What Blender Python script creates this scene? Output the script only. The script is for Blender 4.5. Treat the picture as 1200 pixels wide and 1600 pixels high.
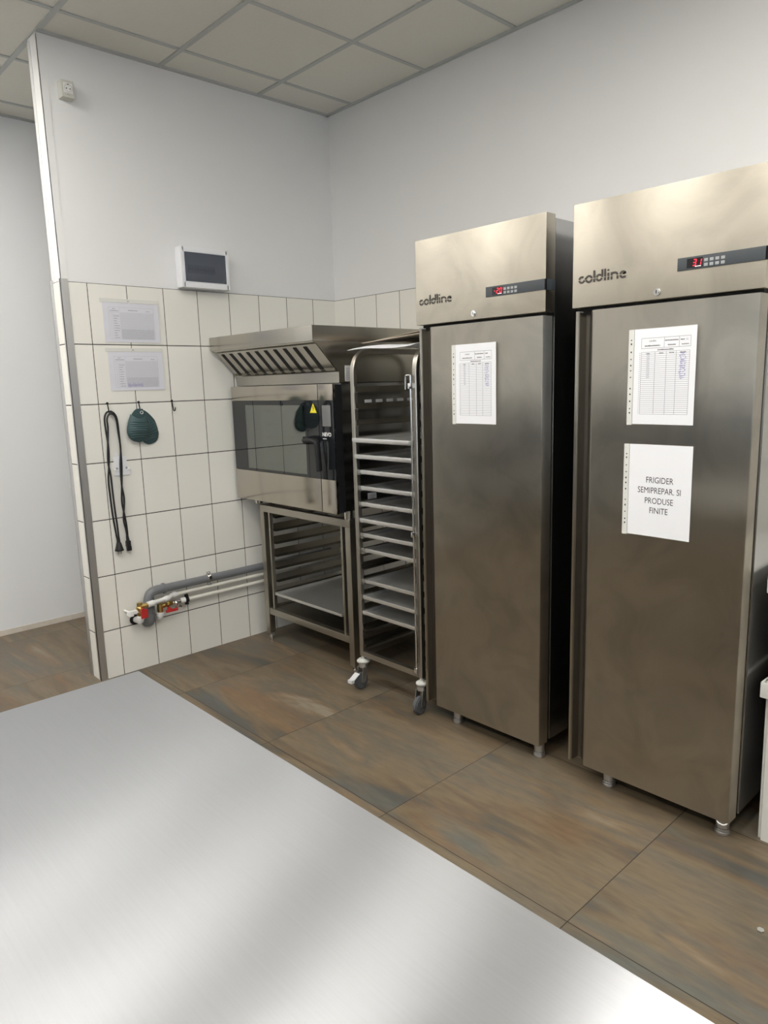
import bpy, bmesh, math, random
from mathutils import Vector, Matrix
random.seed(7)
for o in list(bpy.data.objects): bpy.data.objects.remove(o, do_unlink=True)
S = bpy.context.scene
COL = S.collection
PI = math.pi

# ------------------------------------------------------------------ camera
cam_data = bpy.data.cameras.new('camera')
cam = bpy.data.objects.new('camera', cam_data); COL.objects.link(cam)
R_ = Vector((0.72791249, -0.68507662, -0.02852077)); U_ = Vector((0.1407242, 0.10855457, 0.98407957)); F_ = Vector((0.67107385, 0.72033737, -0.17542508))
M = Matrix((R_, U_, -F_)).transposed().to_4x4()
M.translation = Vector((-3.0848, -3.7204, 1.5244))
cam.matrix_world = M
cam_data.sensor_fit = 'VERTICAL'; cam_data.sensor_height = 36.0; cam_data.sensor_width = 27.0
cam_data.lens = 1119.27 * 36.0 / 1600.0
cam_data.clip_start = 0.02
S.camera = cam

# ------------------------------------------------------------------ world, daylight, exposure
W = bpy.data.worlds.new('daylight'); S.world = W; W.use_nodes = True
bg = W.node_tree.nodes['Background']
bg.inputs['Color'].default_value = (0.78, 0.88, 1.0, 1); bg.inputs['Strength'].default_value = 4.5
PANEL_STRENGTH = 18.5
PANEL_COLOR = (1.0, 0.965, 0.90, 1)
S.view_settings.view_transform = 'Standard'; S.view_settings.look = 'None'
S.view_settings.gamma = 1.0; S.view_settings.use_curve_mapping = False
S.view_settings.exposure = 0.10

# ------------------------------------------------------------------ material helpers
def new_mat(name):
    m = bpy.data.materials.new(name); m.use_nodes = True
    nt = m.node_tree; b = nt.nodes['Principled BSDF']
    return m, nt, b
def nd(nt, typ, **kw):
    n = nt.nodes.new(typ)
    for k, v in kw.items(): setattr(n, k, v)
    return n
def link(nt, a, b): nt.links.new(a, b)
def math_n(nt, op, a, b=None, c=None):
    n = nd(nt, 'ShaderNodeMath', operation=op)
    for i, v in enumerate((a, b, c)):
        if v is None: continue
        if isinstance(v, (int, float)): n.inputs[i].default_value = v
        else: link(nt, v, n.inputs[i])
    return n.outputs[0]
def simple(name, col, rough=0.5, metal=0.0, noise=0.0, nscale=20, bump=0.0, coat=0.0, spec=0.5):
    m, nt, b = new_mat(name)
    b.inputs['Base Color'].default_value = (*col, 1); b.inputs['Roughness'].default_value = rough; b.inputs['Metallic'].default_value = metal
    b.inputs['Coat Weight'].default_value = coat; b.inputs['Specular IOR Level'].default_value = spec
    if noise or bump:
        g = nd(nt, 'ShaderNodeNewGeometry')
        n = nd(nt, 'ShaderNodeTexNoise'); n.inputs['Scale'].default_value = nscale; n.inputs['Detail'].default_value = 4
        link(nt, g.outputs['Position'], n.inputs['Vector'])
        if noise:
            mx = nd(nt, 'ShaderNodeMix', data_type='RGBA')
            mx.inputs['A'].default_value = (*[max(0, c * (1 - noise)) for c in col], 1)
            mx.inputs['B'].default_value = (*[min(1, c * (1 + noise)) for c in col], 1)
            link(nt, n.outputs['Fac'], mx.inputs['Factor']); link(nt, mx.outputs['Result'], b.inputs['Base Color'])
        if bump:
            bp = nd(nt, 'ShaderNodeBump'); bp.inputs['Strength'].default_value = bump; bp.inputs['Distance'].default_value = 0.002
            link(nt, n.outputs['Fac'], bp.inputs['Height']); link(nt, bp.outputs['Normal'], b.inputs['Normal'])
    return m
def steel(name, col, rough, grain, tangent=None, aniso=0.0, smudge=0.06, scratch=0.0, grain_amt=0.05, cvar=0.05, stain=0.0):
    """brushed steel: grain = scale vector of the brushing noise, tangent = direction the highlight is drawn out"""
    m, nt, b = new_mat(name)
    b.inputs['Metallic'].default_value = 1.0
    g = nd(nt, 'ShaderNodeNewGeometry')
    mp = nd(nt, 'ShaderNodeMapping'); mp.inputs['Scale'].default_value = grain
    link(nt, g.outputs['Position'], mp.inputs['Vector'])
    n1 = nd(nt, 'ShaderNodeTexNoise'); n1.inputs['Scale'].default_value = 1.0; n1.inputs['Detail'].default_value = 3
    link(nt, mp.outputs['Vector'], n1.inputs['Vector'])
    n2 = nd(nt, 'ShaderNodeTexNoise'); n2.inputs['Scale'].default_value = 5.0; n2.inputs['Detail'].default_value = 5
    link(nt, g.outputs['Position'], n2.inputs['Vector'])
    r = math_n(nt, 'MULTIPLY_ADD', n1.outputs['Fac'], grain_amt * 2, rough - grain_amt)
    r = math_n(nt, 'MULTIPLY_ADD', n2.outputs['Fac'], smudge * 2, math_n(nt, 'SUBTRACT', r, smudge))
    link(nt, r, b.inputs['Roughness'])
    mx = nd(nt, 'ShaderNodeMix', data_type='RGBA')
    mx.inputs['A'].default_value = (*[c * (1 - cvar) for c in col], 1); mx.inputs['B'].default_value = (*[min(1, c * (1 + cvar)) for c in col], 1)
    link(nt, n1.outputs['Fac'], mx.inputs['Factor']); link(nt, mx.outputs['Result'], b.inputs['Base Color'])
    if stain:
        st_ = nd(nt, 'ShaderNodeMapRange'); st_.inputs['From Min'].default_value = 0.42; st_.inputs['From Max'].default_value = 0.66; st_.inputs['To Min'].default_value = 1.0; st_.inputs['To Max'].default_value = 1.0 - stain
        n4 = nd(nt, 'ShaderNodeTexNoise'); n4.inputs['Scale'].default_value = 4.5; n4.inputs['Detail'].default_value = 4; n4.inputs['Distortion'].default_value = 1.2
        link(nt, g.outputs['Position'], n4.inputs['Vector']); link(nt, n4.outputs['Fac'], st_.inputs['Value'])
        sv = nd(nt, 'ShaderNodeVectorMath', operation='SCALE'); link(nt, mx.outputs['Result'], sv.inputs[0]); link(nt, st_.outputs[0], sv.inputs['Scale']); link(nt, sv.outputs[0], b.inputs['Base Color'])
    if scratch:
        n3 = nd(nt, 'ShaderNodeTexNoise'); n3.inputs['Scale'].default_value = 22.0; n3.inputs['Detail'].default_value = 8; n3.inputs['Distortion'].default_value = 3.0
        link(nt, g.outputs['Position'], n3.inputs['Vector'])
        bp = nd(nt, 'ShaderNodeBump'); bp.inputs['Strength'].default_value = scratch; bp.inputs['Distance'].default_value = 0.004
        link(nt, n3.outputs['Fac'], bp.inputs['Height']); link(nt, bp.outputs['Normal'], b.inputs['Normal'])
    if aniso:
        b.inputs['Anisotropic'].default_value = aniso
        t = nd(nt, 'ShaderNodeCombineXYZ')
        for i in range(3): t.inputs[i].default_value = tangent[i]
        link(nt, t.outputs[0], b.inputs['Tangent'])
    return m
def emit(name, col, s):
    m, nt, b = new_mat(name)
    b.inputs['Base Color'].default_value = (*[min(1, c) for c in col[:3]], 1)
    b.inputs['Emission Color'].default_value = (*col[:3], 1); b.inputs['Emission Strength'].default_value = s
    return m
def glassy(name, fac, tint, rough=0.02):
    m, nt, b = new_mat(name); nt.nodes.remove(b)
    out = nt.nodes['Material Output']
    t = nd(nt, 'ShaderNodeBsdfTransparent'); t.inputs['Color'].default_value = (*tint, 1)
    gl = nd(nt, 'ShaderNodeBsdfGlossy'); gl.inputs['Roughness'].default_value = rough; gl.inputs['Color'].default_value = (0.9, 0.92, 0.9, 1)
    lw = nd(nt, 'ShaderNodeLayerWeight'); lw.inputs['Blend'].default_value = 0.3
    f = math_n(nt, 'MULTIPLY_ADD', lw.outputs['Fresnel'], 0.6, fac)
    mx = nd(nt, 'ShaderNodeMixShader'); link(nt, f, mx.inputs[0]); link(nt, t.outputs[0], mx.inputs[1]); link(nt, gl.outputs[0], mx.inputs[2])
    link(nt, mx.outputs[0], out.inputs['Surface'])
    return m

def tile_material(name, axis, off, w, ztop, h):
    """cream ceramic wall tiles with dark joints, grid along one axis and z"""
    m, nt, b = new_mat(name)
    g = nd(nt, 'ShaderNodeNewGeometry'); sx = nd(nt, 'ShaderNodeSeparateXYZ'); link(nt, g.outputs['Position'], sx.inputs[0])
    u = math_n(nt, 'DIVIDE', math_n(nt, 'SUBTRACT', sx.outputs[axis], off), w)
    v = math_n(nt, 'DIVIDE', math_n(nt, 'SUBTRACT', ztop, sx.outputs['Z']), h)
    def edge(c, size):
        fr = math_n(nt, 'FRACT', math_n(nt, 'ADD', c, 50.0))
        return math_n(nt, 'MULTIPLY', math_n(nt, 'MINIMUM', fr, math_n(nt, 'SUBTRACT', 1.0, fr)), size)
    # vertical joints tighter than the horizontal ones
    d = math_n(nt, 'MINIMUM', edge(u, w), math_n(nt, 'MULTIPLY', edge(v, h), 0.75))
    mask = nd(nt, 'ShaderNodeMapRange'); mask.inputs['From Min'].default_value = 0.0014; mask.inputs['From Max'].default_value = 0.0021
    link(nt, d, mask.inputs['Value'])
    cell = nd(nt, 'ShaderNodeCombineXYZ')
    link(nt, math_n(nt, 'FLOOR', math_n(nt, 'ADD', u, 50.0)), cell.inputs[0]); link(nt, math_n(nt, 'FLOOR', math_n(nt, 'ADD', v, 50.0)), cell.inputs[1])
    wn = nd(nt, 'ShaderNodeTexWhiteNoise', noise_dimensions='3D'); link(nt, cell.outputs[0], wn.inputs['Vector'])
    t1 = nd(nt, 'ShaderNodeMix', data_type='RGBA'); t1.inputs['A'].default_value = (0.80, 0.785, 0.725, 1); t1.inputs['B'].default_value = (0.83, 0.815, 0.76, 1)
    link(nt, wn.outputs['Value'], t1.inputs['Factor'])
    t2 = nd(nt, 'ShaderNodeMix', data_type='RGBA'); t2.inputs['A'].default_value = (0.035, 0.033, 0.03, 1)
    link(nt, t1.outputs['Result'], t2.inputs['B']); link(nt, mask.outputs['Result'], t2.inputs['Factor']); link(nt, t2.outputs['Result'], b.inputs['Base Color'])
    rg = math_n(nt, 'MULTIPLY_ADD', mask.outputs['Result'], -0.55, 0.85); link(nt, rg, b.inputs['Roughness'])
    b.inputs['Specular IOR Level'].default_value = 0.35
    bp = nd(nt, 'ShaderNodeBump'); bp.inputs['Strength'].default_value = 0.5; bp.inputs['Distance'].default_value = 0.002
    sm = nd(nt, 'ShaderNodeMapRange'); sm.inputs['From Max'].default_value = 0.004; link(nt, d, sm.inputs['Value'])
    link(nt, sm.outputs['Result'], bp.inputs['Height']); link(nt, bp.outputs['Normal'], b.inputs['Normal'])
    return m

def floor_material():
    m, nt, b = new_mat('oxidised_floor_tile')
    g = nd(nt, 'ShaderNodeNewGeometry'); sx = nd(nt, 'ShaderNodeSeparateXYZ'); link(nt, g.outputs['Position'], sx.inputs[0])
    P = 0.7515
    u = math_n(nt, 'ADD', math_n(nt, 'DIVIDE', math_n(nt, 'ADD', sx.outputs['X'], 1.4961), P), 20.0)
    v = math_n(nt, 'ADD', math_n(nt, 'DIVIDE', math_n(nt, 'ADD', sx.outputs['Y'], 1.2298), P), 20.0)
    def edge(c):
        fr = math_n(nt, 'FRACT', c); return math_n(nt, 'MULTIPLY', math_n(nt, 'MINIMUM', fr, math_n(nt, 'SUBTRACT', 1.0, fr)), P)
    d = math_n(nt, 'MINIMUM', edge(u), edge(v))
    mask = nd(nt, 'ShaderNodeMapRange'); mask.inputs['From Min'].default_value = 0.0009; mask.inputs['From Max'].default_value = 0.0018; link(nt, d, mask.inputs['Value'])
    cell = nd(nt, 'ShaderNodeCombineXYZ'); link(nt, math_n(nt, 'FLOOR', u), cell.inputs[0]); link(nt, math_n(nt, 'FLOOR', v), cell.inputs[1])
    wn = nd(nt, 'ShaderNodeTexWhiteNoise', noise_dimensions='3D'); link(nt, cell.outputs[0], wn.inputs['Vector'])
    sc = nd(nt, 'ShaderNodeVectorMath', operation='SCALE'); sc.inputs['Scale'].default_value = 30.0; link(nt, wn.outputs['Color'], sc.inputs[0])
    ad = nd(nt, 'ShaderNodeVectorMath', operation='ADD'); link(nt, g.outputs['Position'], ad.inputs[0]); link(nt, sc.outputs[0], ad.inputs[1])
    def streak(scale, detail, dist=0.4):
        mp = nd(nt, 'ShaderNodeMapping'); mp.inputs['Scale'].default_value = scale; mp.inputs['Rotation'].default_value = (0, 0, 0.06)
        link(nt, ad.outputs[0], mp.inputs['Vector'])
        n = nd(nt, 'ShaderNodeTexNoise'); n.inputs['Scale'].default_value = 1.0; n.inputs['Detail'].default_value = detail; n.inputs['Distortion'].default_value = dist
        n.inputs['Roughness'].default_value = 0.55
        link(nt, mp.outputs[0], n.inputs['Vector']); return n.outputs['Fac']
    big = streak((4.6, 0.75, 1.0), 4, 0.5)
    r = nd(nt, 'ShaderNodeValToRGB'); link(nt, big, r.inputs[0])
    e = r.color_ramp.elements
    e[0].position = 0.36; e[0].color = (0.081, 0.079, 0.071, 1)
    e[1].position = 0.68; e[1].color = (0.230, 0.199, 0.148, 1)
    for p, c in ((0.42, (0.123, 0.093, 0.061, 1)), (0.50, (0.166, 0.129, 0.084, 1)), (0.58, (0.128, 0.110, 0.084, 1)), (0.63, (0.178, 0.129, 0.081, 1))):
        x = e.new(p); x.color = c
    rust = streak((6.0, 1.0, 1.0), 5, 0.7)
    rm = nd(nt, 'ShaderNodeMapRange'); rm.inputs['From Min'].default_value = 0.56; rm.inputs['From Max'].default_value = 0.72; rm.inputs['To Max'].default_value = 0.55; link(nt, rust, rm.inputs['Value'])
    m1 = nd(nt, 'ShaderNodeMix', data_type='RGBA'); link(nt, rm.outputs[0], m1.inputs['Factor']); link(nt, r.outputs[0], m1.inputs['A']); m1.inputs['B'].default_value = (0.187, 0.101, 0.047, 1)
    teal = streak((4.4, 0.9, 3.0), 4, 0.6)
    tm = nd(nt, 'ShaderNodeMapRange'); tm.inputs['From Min'].default_value = 0.55; tm.inputs['From Max'].default_value = 0.70; tm.inputs['To Max'].default_value = 0.75; link(nt, teal, tm.inputs['Value'])
    m2 = nd(nt, 'ShaderNodeMix', data_type='RGBA'); link(nt, tm.outputs[0], m2.inputs['Factor']); link(nt, m1.outputs['Result'], m2.inputs['A']); m2.inputs['B'].default_value = (0.106, 0.113, 0.103, 1)
    fine = streak((60.0, 12.0, 1.0), 4, 0.2)
    m3 = nd(nt, 'ShaderNodeMix', data_type='RGBA', blend_type='OVERLAY'); m3.inputs['Factor'].default_value = 0.35; link(nt, m2.outputs['Result'], m3.inputs['A']); link(nt, fine, m3.inputs['B'])
    m4 = nd(nt, 'ShaderNodeMix', data_type='RGBA'); m4.inputs['A'].default_value = (0.012, 0.009, 0.006, 1); link(nt, mask.outputs[0], m4.inputs['Factor']); link(nt, m3.outputs['Result'], m4.inputs['B'])
    link(nt, m4.outputs['Result'], b.inputs['Base Color'])
    link(nt, math_n(nt, 'MULTIPLY_ADD', fine, 0.2, 0.36), b.inputs['Roughness']); b.inputs['Specular IOR Level'].default_value = 0.4
    bp = nd(nt, 'ShaderNodeBump'); bp.inputs['Strength'].default_value = 0.25; bp.inputs['Distance'].default_value = 0.001
    link(nt, math_n(nt, 'ADD', mask.outputs[0], math_n(nt, 'MULTIPLY', fine, 0.3)), bp.inputs['Height']); link(nt, bp.outputs['Normal'], b.inputs['Normal'])
    return m

MAT = {}
MAT['paint'] = simple('white_wall_paint', (0.80, 0.80, 0.795), 0.6, noise=0.012, nscale=3, bump=0.08, spec=0.3)
MAT['paint_far'] = simple('white_corridor_paint', (0.80, 0.81, 0.82), 0.55, noise=0.015, nscale=2, bump=0.1, spec=0.3)
MAT['paint_room'] = simple('pale_room_paint', (0.70, 0.70, 0.69), 0.7)
MAT['added_dark_clad'] = simple('added_dark_cladding', (0.03, 0.029, 0.028), 0.6)
MAT['tile_back'] = tile_material('cream_tile_partition', 'X', -0.1897, 0.2024, 2.0652, 0.3002)
MAT['tile_right'] = tile_material('cream_tile_side_wall', 'Y', -0.1999, 0.2024, 2.0652, 0.3002)
MAT['ceiling'] = simple('mineral_fibre_tile', (0.74, 0.73, 0.675), 0.9, noise=0.03, nscale=60, bump=0.35, spec=0.1)
MAT['tbar'] = simple('grey_grid_metal', (0.48, 0.50, 0.49), 0.5)
MAT['floor'] = floor_material()
MAT['fridge'] = steel('brushed_fridge_steel', (0.52, 0.482, 0.41), 0.335, (40, 160, 2), (0, 1, 0), 1.0, smudge=0.02, grain_amt=0.005, cvar=0.02, stain=0.16)
MAT['header'] = steel('brushed_header_steel', (0.54, 0.50, 0.425), 0.37, (40, 2, 160), (0, 0, 1), 0.7, smudge=0.03, grain_amt=0.006, cvar=0.02, stain=0.14)
MAT['fridge_side'] = steel('fridge_side_steel', (0.42, 0.42, 0.42), 0.21, (420, 40, 3), smudge=0.015, grain_amt=0.01)
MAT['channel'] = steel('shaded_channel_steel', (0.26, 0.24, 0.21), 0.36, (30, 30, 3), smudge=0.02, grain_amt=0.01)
MAT['steel'] = steel('kitchen_steel', (0.46, 0.44, 0.395), 0.22, (60, 300, 6), smudge=0.015, grain_amt=0.01)
MAT['oven_steel'] = steel('oven_front_steel', (0.50, 0.465, 0.41), 0.15, (30, 20, 500), smudge=0.03, grain_amt=0.02)
MAT['frame_steel'] = steel('tube_steel', (0.45, 0.425, 0.375), 0.34, (12, 12, 12), smudge=0.015, grain_amt=0.01)
MAT['table'] = steel('worn_table_steel', (0.45, 0.46, 0.48), 0.42, (300, 6, 40), (1, 0, 0), 0.96, smudge=0.04, scratch=0.03, grain_amt=0.02)
MAT['alu'] = steel('tray_aluminium', (0.80, 0.80, 0.79), 0.45, (40, 40, 40), smudge=0.05)
MAT['chrome'] = simple('chrome', (0.75, 0.75, 0.74), 0.12, 1.0)
MAT['trim_steel'] = steel('trim_steel', (0.62, 0.62, 0.62), 0.40, (200, 200, 4), smudge=0.05, grain_amt=0.02)
MAT['black'] = simple('black_plastic', (0.010, 0.010, 0.012), 0.5, spec=0.35)
MAT['black_gap'] = simple('black_rubber_and_shade', (0.01, 0.01, 0.01), 0.8)
MAT['blackglass'] = simple('black_door_glass', (0.012, 0.014, 0.017), 0.03, spec=0.7)
MAT['window_glass'] = glassy('coated_oven_glass', 0.20, (0.55, 0.58, 0.55))
MAT['smoke'] = simple('smoked_plastic', (0.085, 0.10, 0.135), 0.15)  # bluish base colour paints in a reflection on the smoked door
MAT['smoke'].node_tree.nodes['Principled BSDF'].inputs['Alpha'].default_value = 0.6
MAT['pane'] = glassy('window_glass', 0.02, (0.97, 0.98, 1.0))
MAT['strip'] = simple('anthracite_strip', (0.050, 0.058, 0.066), 0.42)
MAT['display'] = simple('dark_display', (0.015, 0.014, 0.016), 0.15)
MAT['red_led'] = emit('red_led', (0.9, 0.02, 0.05), 0.9)
MAT['white_led'] = emit('white_led', (1.0, 0.8, 0.8), 0.8)
MAT['button'] = simple('grey_button', (0.36, 0.38, 0.39), 0.4)
MAT['logo'] = simple('dark_grey_logo', (0.055, 0.048, 0.04), 0.4)
MAT['paper'] = simple('white_paper', (0.86, 0.87, 0.90), 0.45, noise=0.015, nscale=15)
MAT['paper2'] = simple('grey_white_paper', (0.70, 0.70, 0.76), 0.4, noise=0.03, nscale=20)
MAT['sleeve'] = simple('clear_sleeve_edge', (0.74, 0.74, 0.70), 0.2, coat=0.4)
MAT['ink'] = simple('black_ink', (0.03, 0.03, 0.035), 0.6)
MAT['ink_soft'] = simple('grey_print', (0.33, 0.33, 0.37), 0.6)
MAT['ink_pale'] = simple('pale_print', (0.52, 0.53, 0.57), 0.6)
MAT['ink_blue'] = simple('blue_ballpoint', (0.36, 0.35, 0.55), 0.6)
MAT['white_plastic'] = simple('white_plastic', (0.80, 0.80, 0.79), 0.3)
MAT['white_box'] = simple('white_housing', (0.82, 0.83, 0.86), 0.3)
MAT['socket_face'] = simple('socket_grey_white', (0.60, 0.60, 0.54), 0.35)
MAT['cream_plastic'] = simple('milky_crate_plastic', (0.78, 0.78, 0.74), 0.35)
MAT['pipe_grey'] = simple('grey_drain_plastic', (0.165, 0.175, 0.185), 0.38)
MAT['pipe_white'] = simple('white_water_pipe', (0.80, 0.78, 0.71), 0.35)
MAT['brass'] = simple('brass', (0.50, 0.36, 0.13), 0.3, 1.0, noise=0.25, nscale=60)
MAT['red'] = simple('red_handle', (0.50, 0.03, 0.03), 0.35)
MAT['teal'] = simple('teal_silicone', (0.042, 0.084, 0.088), 0.55, noise=0.05, nscale=40)
MAT['cable'] = simple('black_cable', (0.012, 0.012, 0.013), 0.42)
MAT['rubber'] = simple('grey_wheel_rubber', (0.075, 0.08, 0.085), 0.6)
MAT['bumper'] = simple('light_grey_bumper', (0.55, 0.55, 0.52), 0.45)
MAT['yellow'] = simple('yellow_sticker', (0.85, 0.72, 0.02), 0.35)
MAT['screen'] = simple('grey_touch_screen', (0.17, 0.17, 0.17), 0.18, spec=0.8)
MAT['label'] = simple('silver_label', (0.62, 0.62, 0.62), 0.35)
MAT['card'] = simple('brown_card', (0.46, 0.39, 0.31), 0.7)
MAT['card_white'] = simple('white_parchment', (0.84, 0.85, 0.88), 0.5)
MAT['dark_cavity'] = simple('oven_cavity_steel', (0.30, 0.31, 0.29), 0.3, 1.0)
MAT['filter_gap'] = simple('filter_slot_black', (0.006, 0.006, 0.006), 0.7)
MAT['base_dirt'] = simple('stained_wall_base', (0.62, 0.57, 0.50), 0.7, noise=0.12, nscale=25)
MAT['panel'] = emit('led_panel', PANEL_COLOR, PANEL_STRENGTH)

# ------------------------------------------------------------------ geometry helpers
def tag(o, label=None, cat=None, group=None, kind=None):
    if label: o['label'] = label
    if cat: o['category'] = cat
    if group: o['group'] = group
    if kind: o['kind'] = kind
    return o
def wloc(o):
    v = Vector((0, 0, 0))
    while o is not None: v = v + o.location; o = o.parent
    return v
def thing(name, loc, label, cat, group=None):
    e = bpy.data.objects.new(name, None); e.empty_display_size = 0.05; e.location = loc; COL.objects.link(e)
    return tag(e, label, cat, group)

class MB:
    def __init__(self): self.bm = bmesh.new()
    def box(self, x0, x1, y0, y1, z0, z1, bev=0.0, seg=2):
        t = bmesh.new(); bmesh.ops.create_cube(t, size=1.0)
        for v in t.verts: v.co = Vector(((x0 + x1) / 2 + v.co.x * abs(x1 - x0), (y0 + y1) / 2 + v.co.y * abs(y1 - y0), (z0 + z1) / 2 + v.co.z * abs(z1 - z0)))
        if bev: bmesh.ops.bevel(t, geom=list(t.edges), offset=bev, segments=seg, affect='EDGES', profile=0.7)
        return self._add(t)
    def _add(self, t, mtx=None):
        if mtx is not None: bmesh.ops.transform(t, matrix=mtx, verts=list(t.verts))
        me = bpy.data.meshes.new('tmp'); t.to_mesh(me); t.free(); self.bm.from_mesh(me); bpy.data.meshes.remove(me); return self
    def prism(self, pts, axis, a, b, bev=0.0):
        """polygon pts (2D) extruded along axis from a to b; axis x:(y,z) y:(x,z) z:(x,y)"""
        t = bmesh.new()
        def mk(p, c): return {'x': (c, p[0], p[1]), 'y': (p[0], c, p[1]), 'z': (p[0], p[1], c)}[axis]
        A = [t.verts.new(mk(p, a)) for p in pts]; B = [t.verts.new(mk(p, b)) for p in pts]
        n = len(pts)
        t.faces.new(A); t.faces.new(list(reversed(B)))
        for i in range(n): t.faces.new((A[i], B[i], B[(i + 1) % n], A[(i + 1) % n]))
        bmesh.ops.recalc_face_normals(t, faces=list(t.faces))
        if bev: bmesh.ops.bevel(t, geom=list(t.edges), offset=bev, segments=2, affect='EDGES')
        return self._add(t)
    def cyl(self, p0, p1, r0, r1=None, seg=24, bev=0.0):
        p0, p1 = Vector(p0), Vector(p1); r1 = r0 if r1 is None else r1
        t = bmesh.new(); bmesh.ops.create_cone(t, cap_ends=True, cap_tris=False, segments=seg, radius1=r0, radius2=r1, depth=(p1 - p0).length)
        if bev:
            ed = [e for e in t.edges if abs(e.verts[0].co.z - e.verts[1].co.z) < 1e-6]
            bmesh.ops.bevel(t, geom=ed, offset=bev, segments=2, affect='EDGES')
        q = Vector((0, 0, 1)).rotation_difference((p1 - p0).normalized()).to_matrix().to_4x4(); q.translation = (p0 + p1) / 2
        return self._add(t, q)
    def sphere(self, c, r, s=(1, 1, 1)):
        t = bmesh.new(); bmesh.ops.create_uvsphere(t, u_segments=20, v_segments=12, radius=r)
        for v in t.verts: v.co = Vector((c[0] + v.co.x * s[0], c[1] + v.co.y * s[1], c[2] + v.co.z * s[2]))
        return self._add(t)
    def sweep(self, path, prof, up=(0, 0, 1), closed=False):
        """sweep a closed 2D profile along a polyline (parallel transport)"""
        P = [Vector(p) for p in path]; n = len(P); t = bmesh.new(); rings = []
        T = []
        for i in range(n):
            a = P[max(i - 1, 0)]; b = P[min(i + 1, n - 1)]; T.append((b - a).normalized())
        N = Vector(up); N = (N - T[0] * N.dot(T[0])); N.normalize()
        for i in range(n):
            if i:
                N = T[i - 1].rotation_difference(T[i]) @ N; N = (N - T[i] * N.dot(T[i])).normalized()
            Bn = T[i].cross(N)
            k = 1.0
            if 0 < i < n - 1:
                c = (P[i] - P[i - 1]).normalized().dot(T[i]); k = 1.0 / max(c, 0.5)
            rings.append([t.verts.new(P[i] + N * q[0] * 1.0 + Bn * q[1] * 1.0) for q in prof])
        m = len(prof)
        for i in range(n - 1):
            for j in range(m): t.faces.new((rings[i][j], rings[i][(j + 1) % m], rings[i + 1][(j + 1) % m], rings[i + 1][j]))
        t.faces.new(list(reversed(rings[0]))); t.faces.new(rings[-1])
        bmesh.ops.recalc_face_normals(t, faces=list(t.faces))
        return self._add(t)
    def tube(self, path, r, seg=14, up=(0, 0.3, 1)):
        return self.sweep(path, [(r * math.cos(2 * PI * k / seg), r * math.sin(2 * PI * k / seg)) for k in range(seg)], up)
    def faces(self, verts, faces):
        t = bmesh.new(); V = [t.verts.new(v) for v in verts]
        for f in faces: t.faces.new([V[i] for i in f])
        return self._add(t)
    def build(self, name, mat, parent=None, smooth=True, angle=35):
        pts = [v.co for v in self.bm.verts]
        mn = [min(p[i] for p in pts) for i in range(3)]; mx = [max(p[i] for p in pts) for i in range(3)]
        if parent is None: org = Vector(((mn[0] + mx[0]) / 2, (mn[1] + mx[1]) / 2, mn[2])); loc = org
        else: org = Vector([(mn[i] + mx[i]) / 2 for i in range(3)]); loc = org - wloc(parent)
        bmesh.ops.translate(self.bm, vec=-org, verts=list(self.bm.verts))
        me = bpy.data.meshes.new(name); self.bm.to_mesh(me); self.bm.free()
        me.materials.append(MAT[mat] if isinstance(mat, str) else mat)
        if smooth:
            for p in me.polygons: p.use_smooth = True
            try: me.set_sharp_from_angle(angle=math.radians(angle))
            except Exception: pass
        o = bpy.data.objects.new(name, me); o.location = loc; COL.objects.link(o)
        if parent is not None: o.parent = parent
        return o
def bx(name, mat, parent, *a, **k): return MB().box(*a, **k).build(name, mat, parent)
def cyl(name, mat, parent, *a, **k): return MB().cyl(*a, **k).build(name, mat, parent)
def copy_tree(o, parent=None):
    c = o.copy(); COL.objects.link(c); c.parent = parent
    for ch in list(o.children): copy_tree(ch, c)
    return c
def smooth_path(pts, n=8):
    P = [Vector(p) for p in pts]; out = []
    for i in range(len(P) - 1):
        p0 = P[max(i - 1, 0)]; p1 = P[i]; p2 = P[i + 1]; p3 = P[min(i + 2, len(P) - 1)]
        for k in range(n):
            t = k / n
            out.append(0.5 * ((2 * p1) + (p2 - p0) * t + (2 * p0 - 5 * p1 + 4 * p2 - p3) * t * t + (3 * p1 - p0 - 3 * p2 + p3) * t ** 3))
    out.append(P[-1]); return out
def bend_path(pts, r, n=8):
    """polyline with rounded corners"""
    P = [Vector(p) for p in pts]; out = [P[0]]
    for i in range(1, len(P) - 1):
        a = (P[i - 1] - P[i]).normalized(); b = (P[i + 1] - P[i]).normalized()
        s, e = P[i] + a * r, P[i] + b * r
        for k in range(n + 1):
            t = k / n; out.append((1 - t) ** 2 * s + 2 * t * (1 - t) * P[i] + t * t * e)
    out.append(P[-1]); return out
def text_mesh(body, size, align='CENTER', bold=0.0, sx=1.0):
    cu = bpy.data.curves.new('t', 'FONT'); cu.body = body; cu.size = size; cu.align_x = align; cu.offset = bold; cu.resolution_u = 3
    o = bpy.data.objects.new('t', cu); COL.objects.link(o)
    bpy.context.view_layer.update()
    me = bpy.data.meshes.new_from_object(o.evaluated_get(bpy.context.evaluated_depsgraph_get()))
    bpy.data.objects.remove(o); 
    V = [(v.co.x * sx, v.co.y) for v in me.vertices]; Fc = [list(p.vertices) for p in me.polygons]
    bpy.data.meshes.remove(me); return V, Fc

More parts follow.
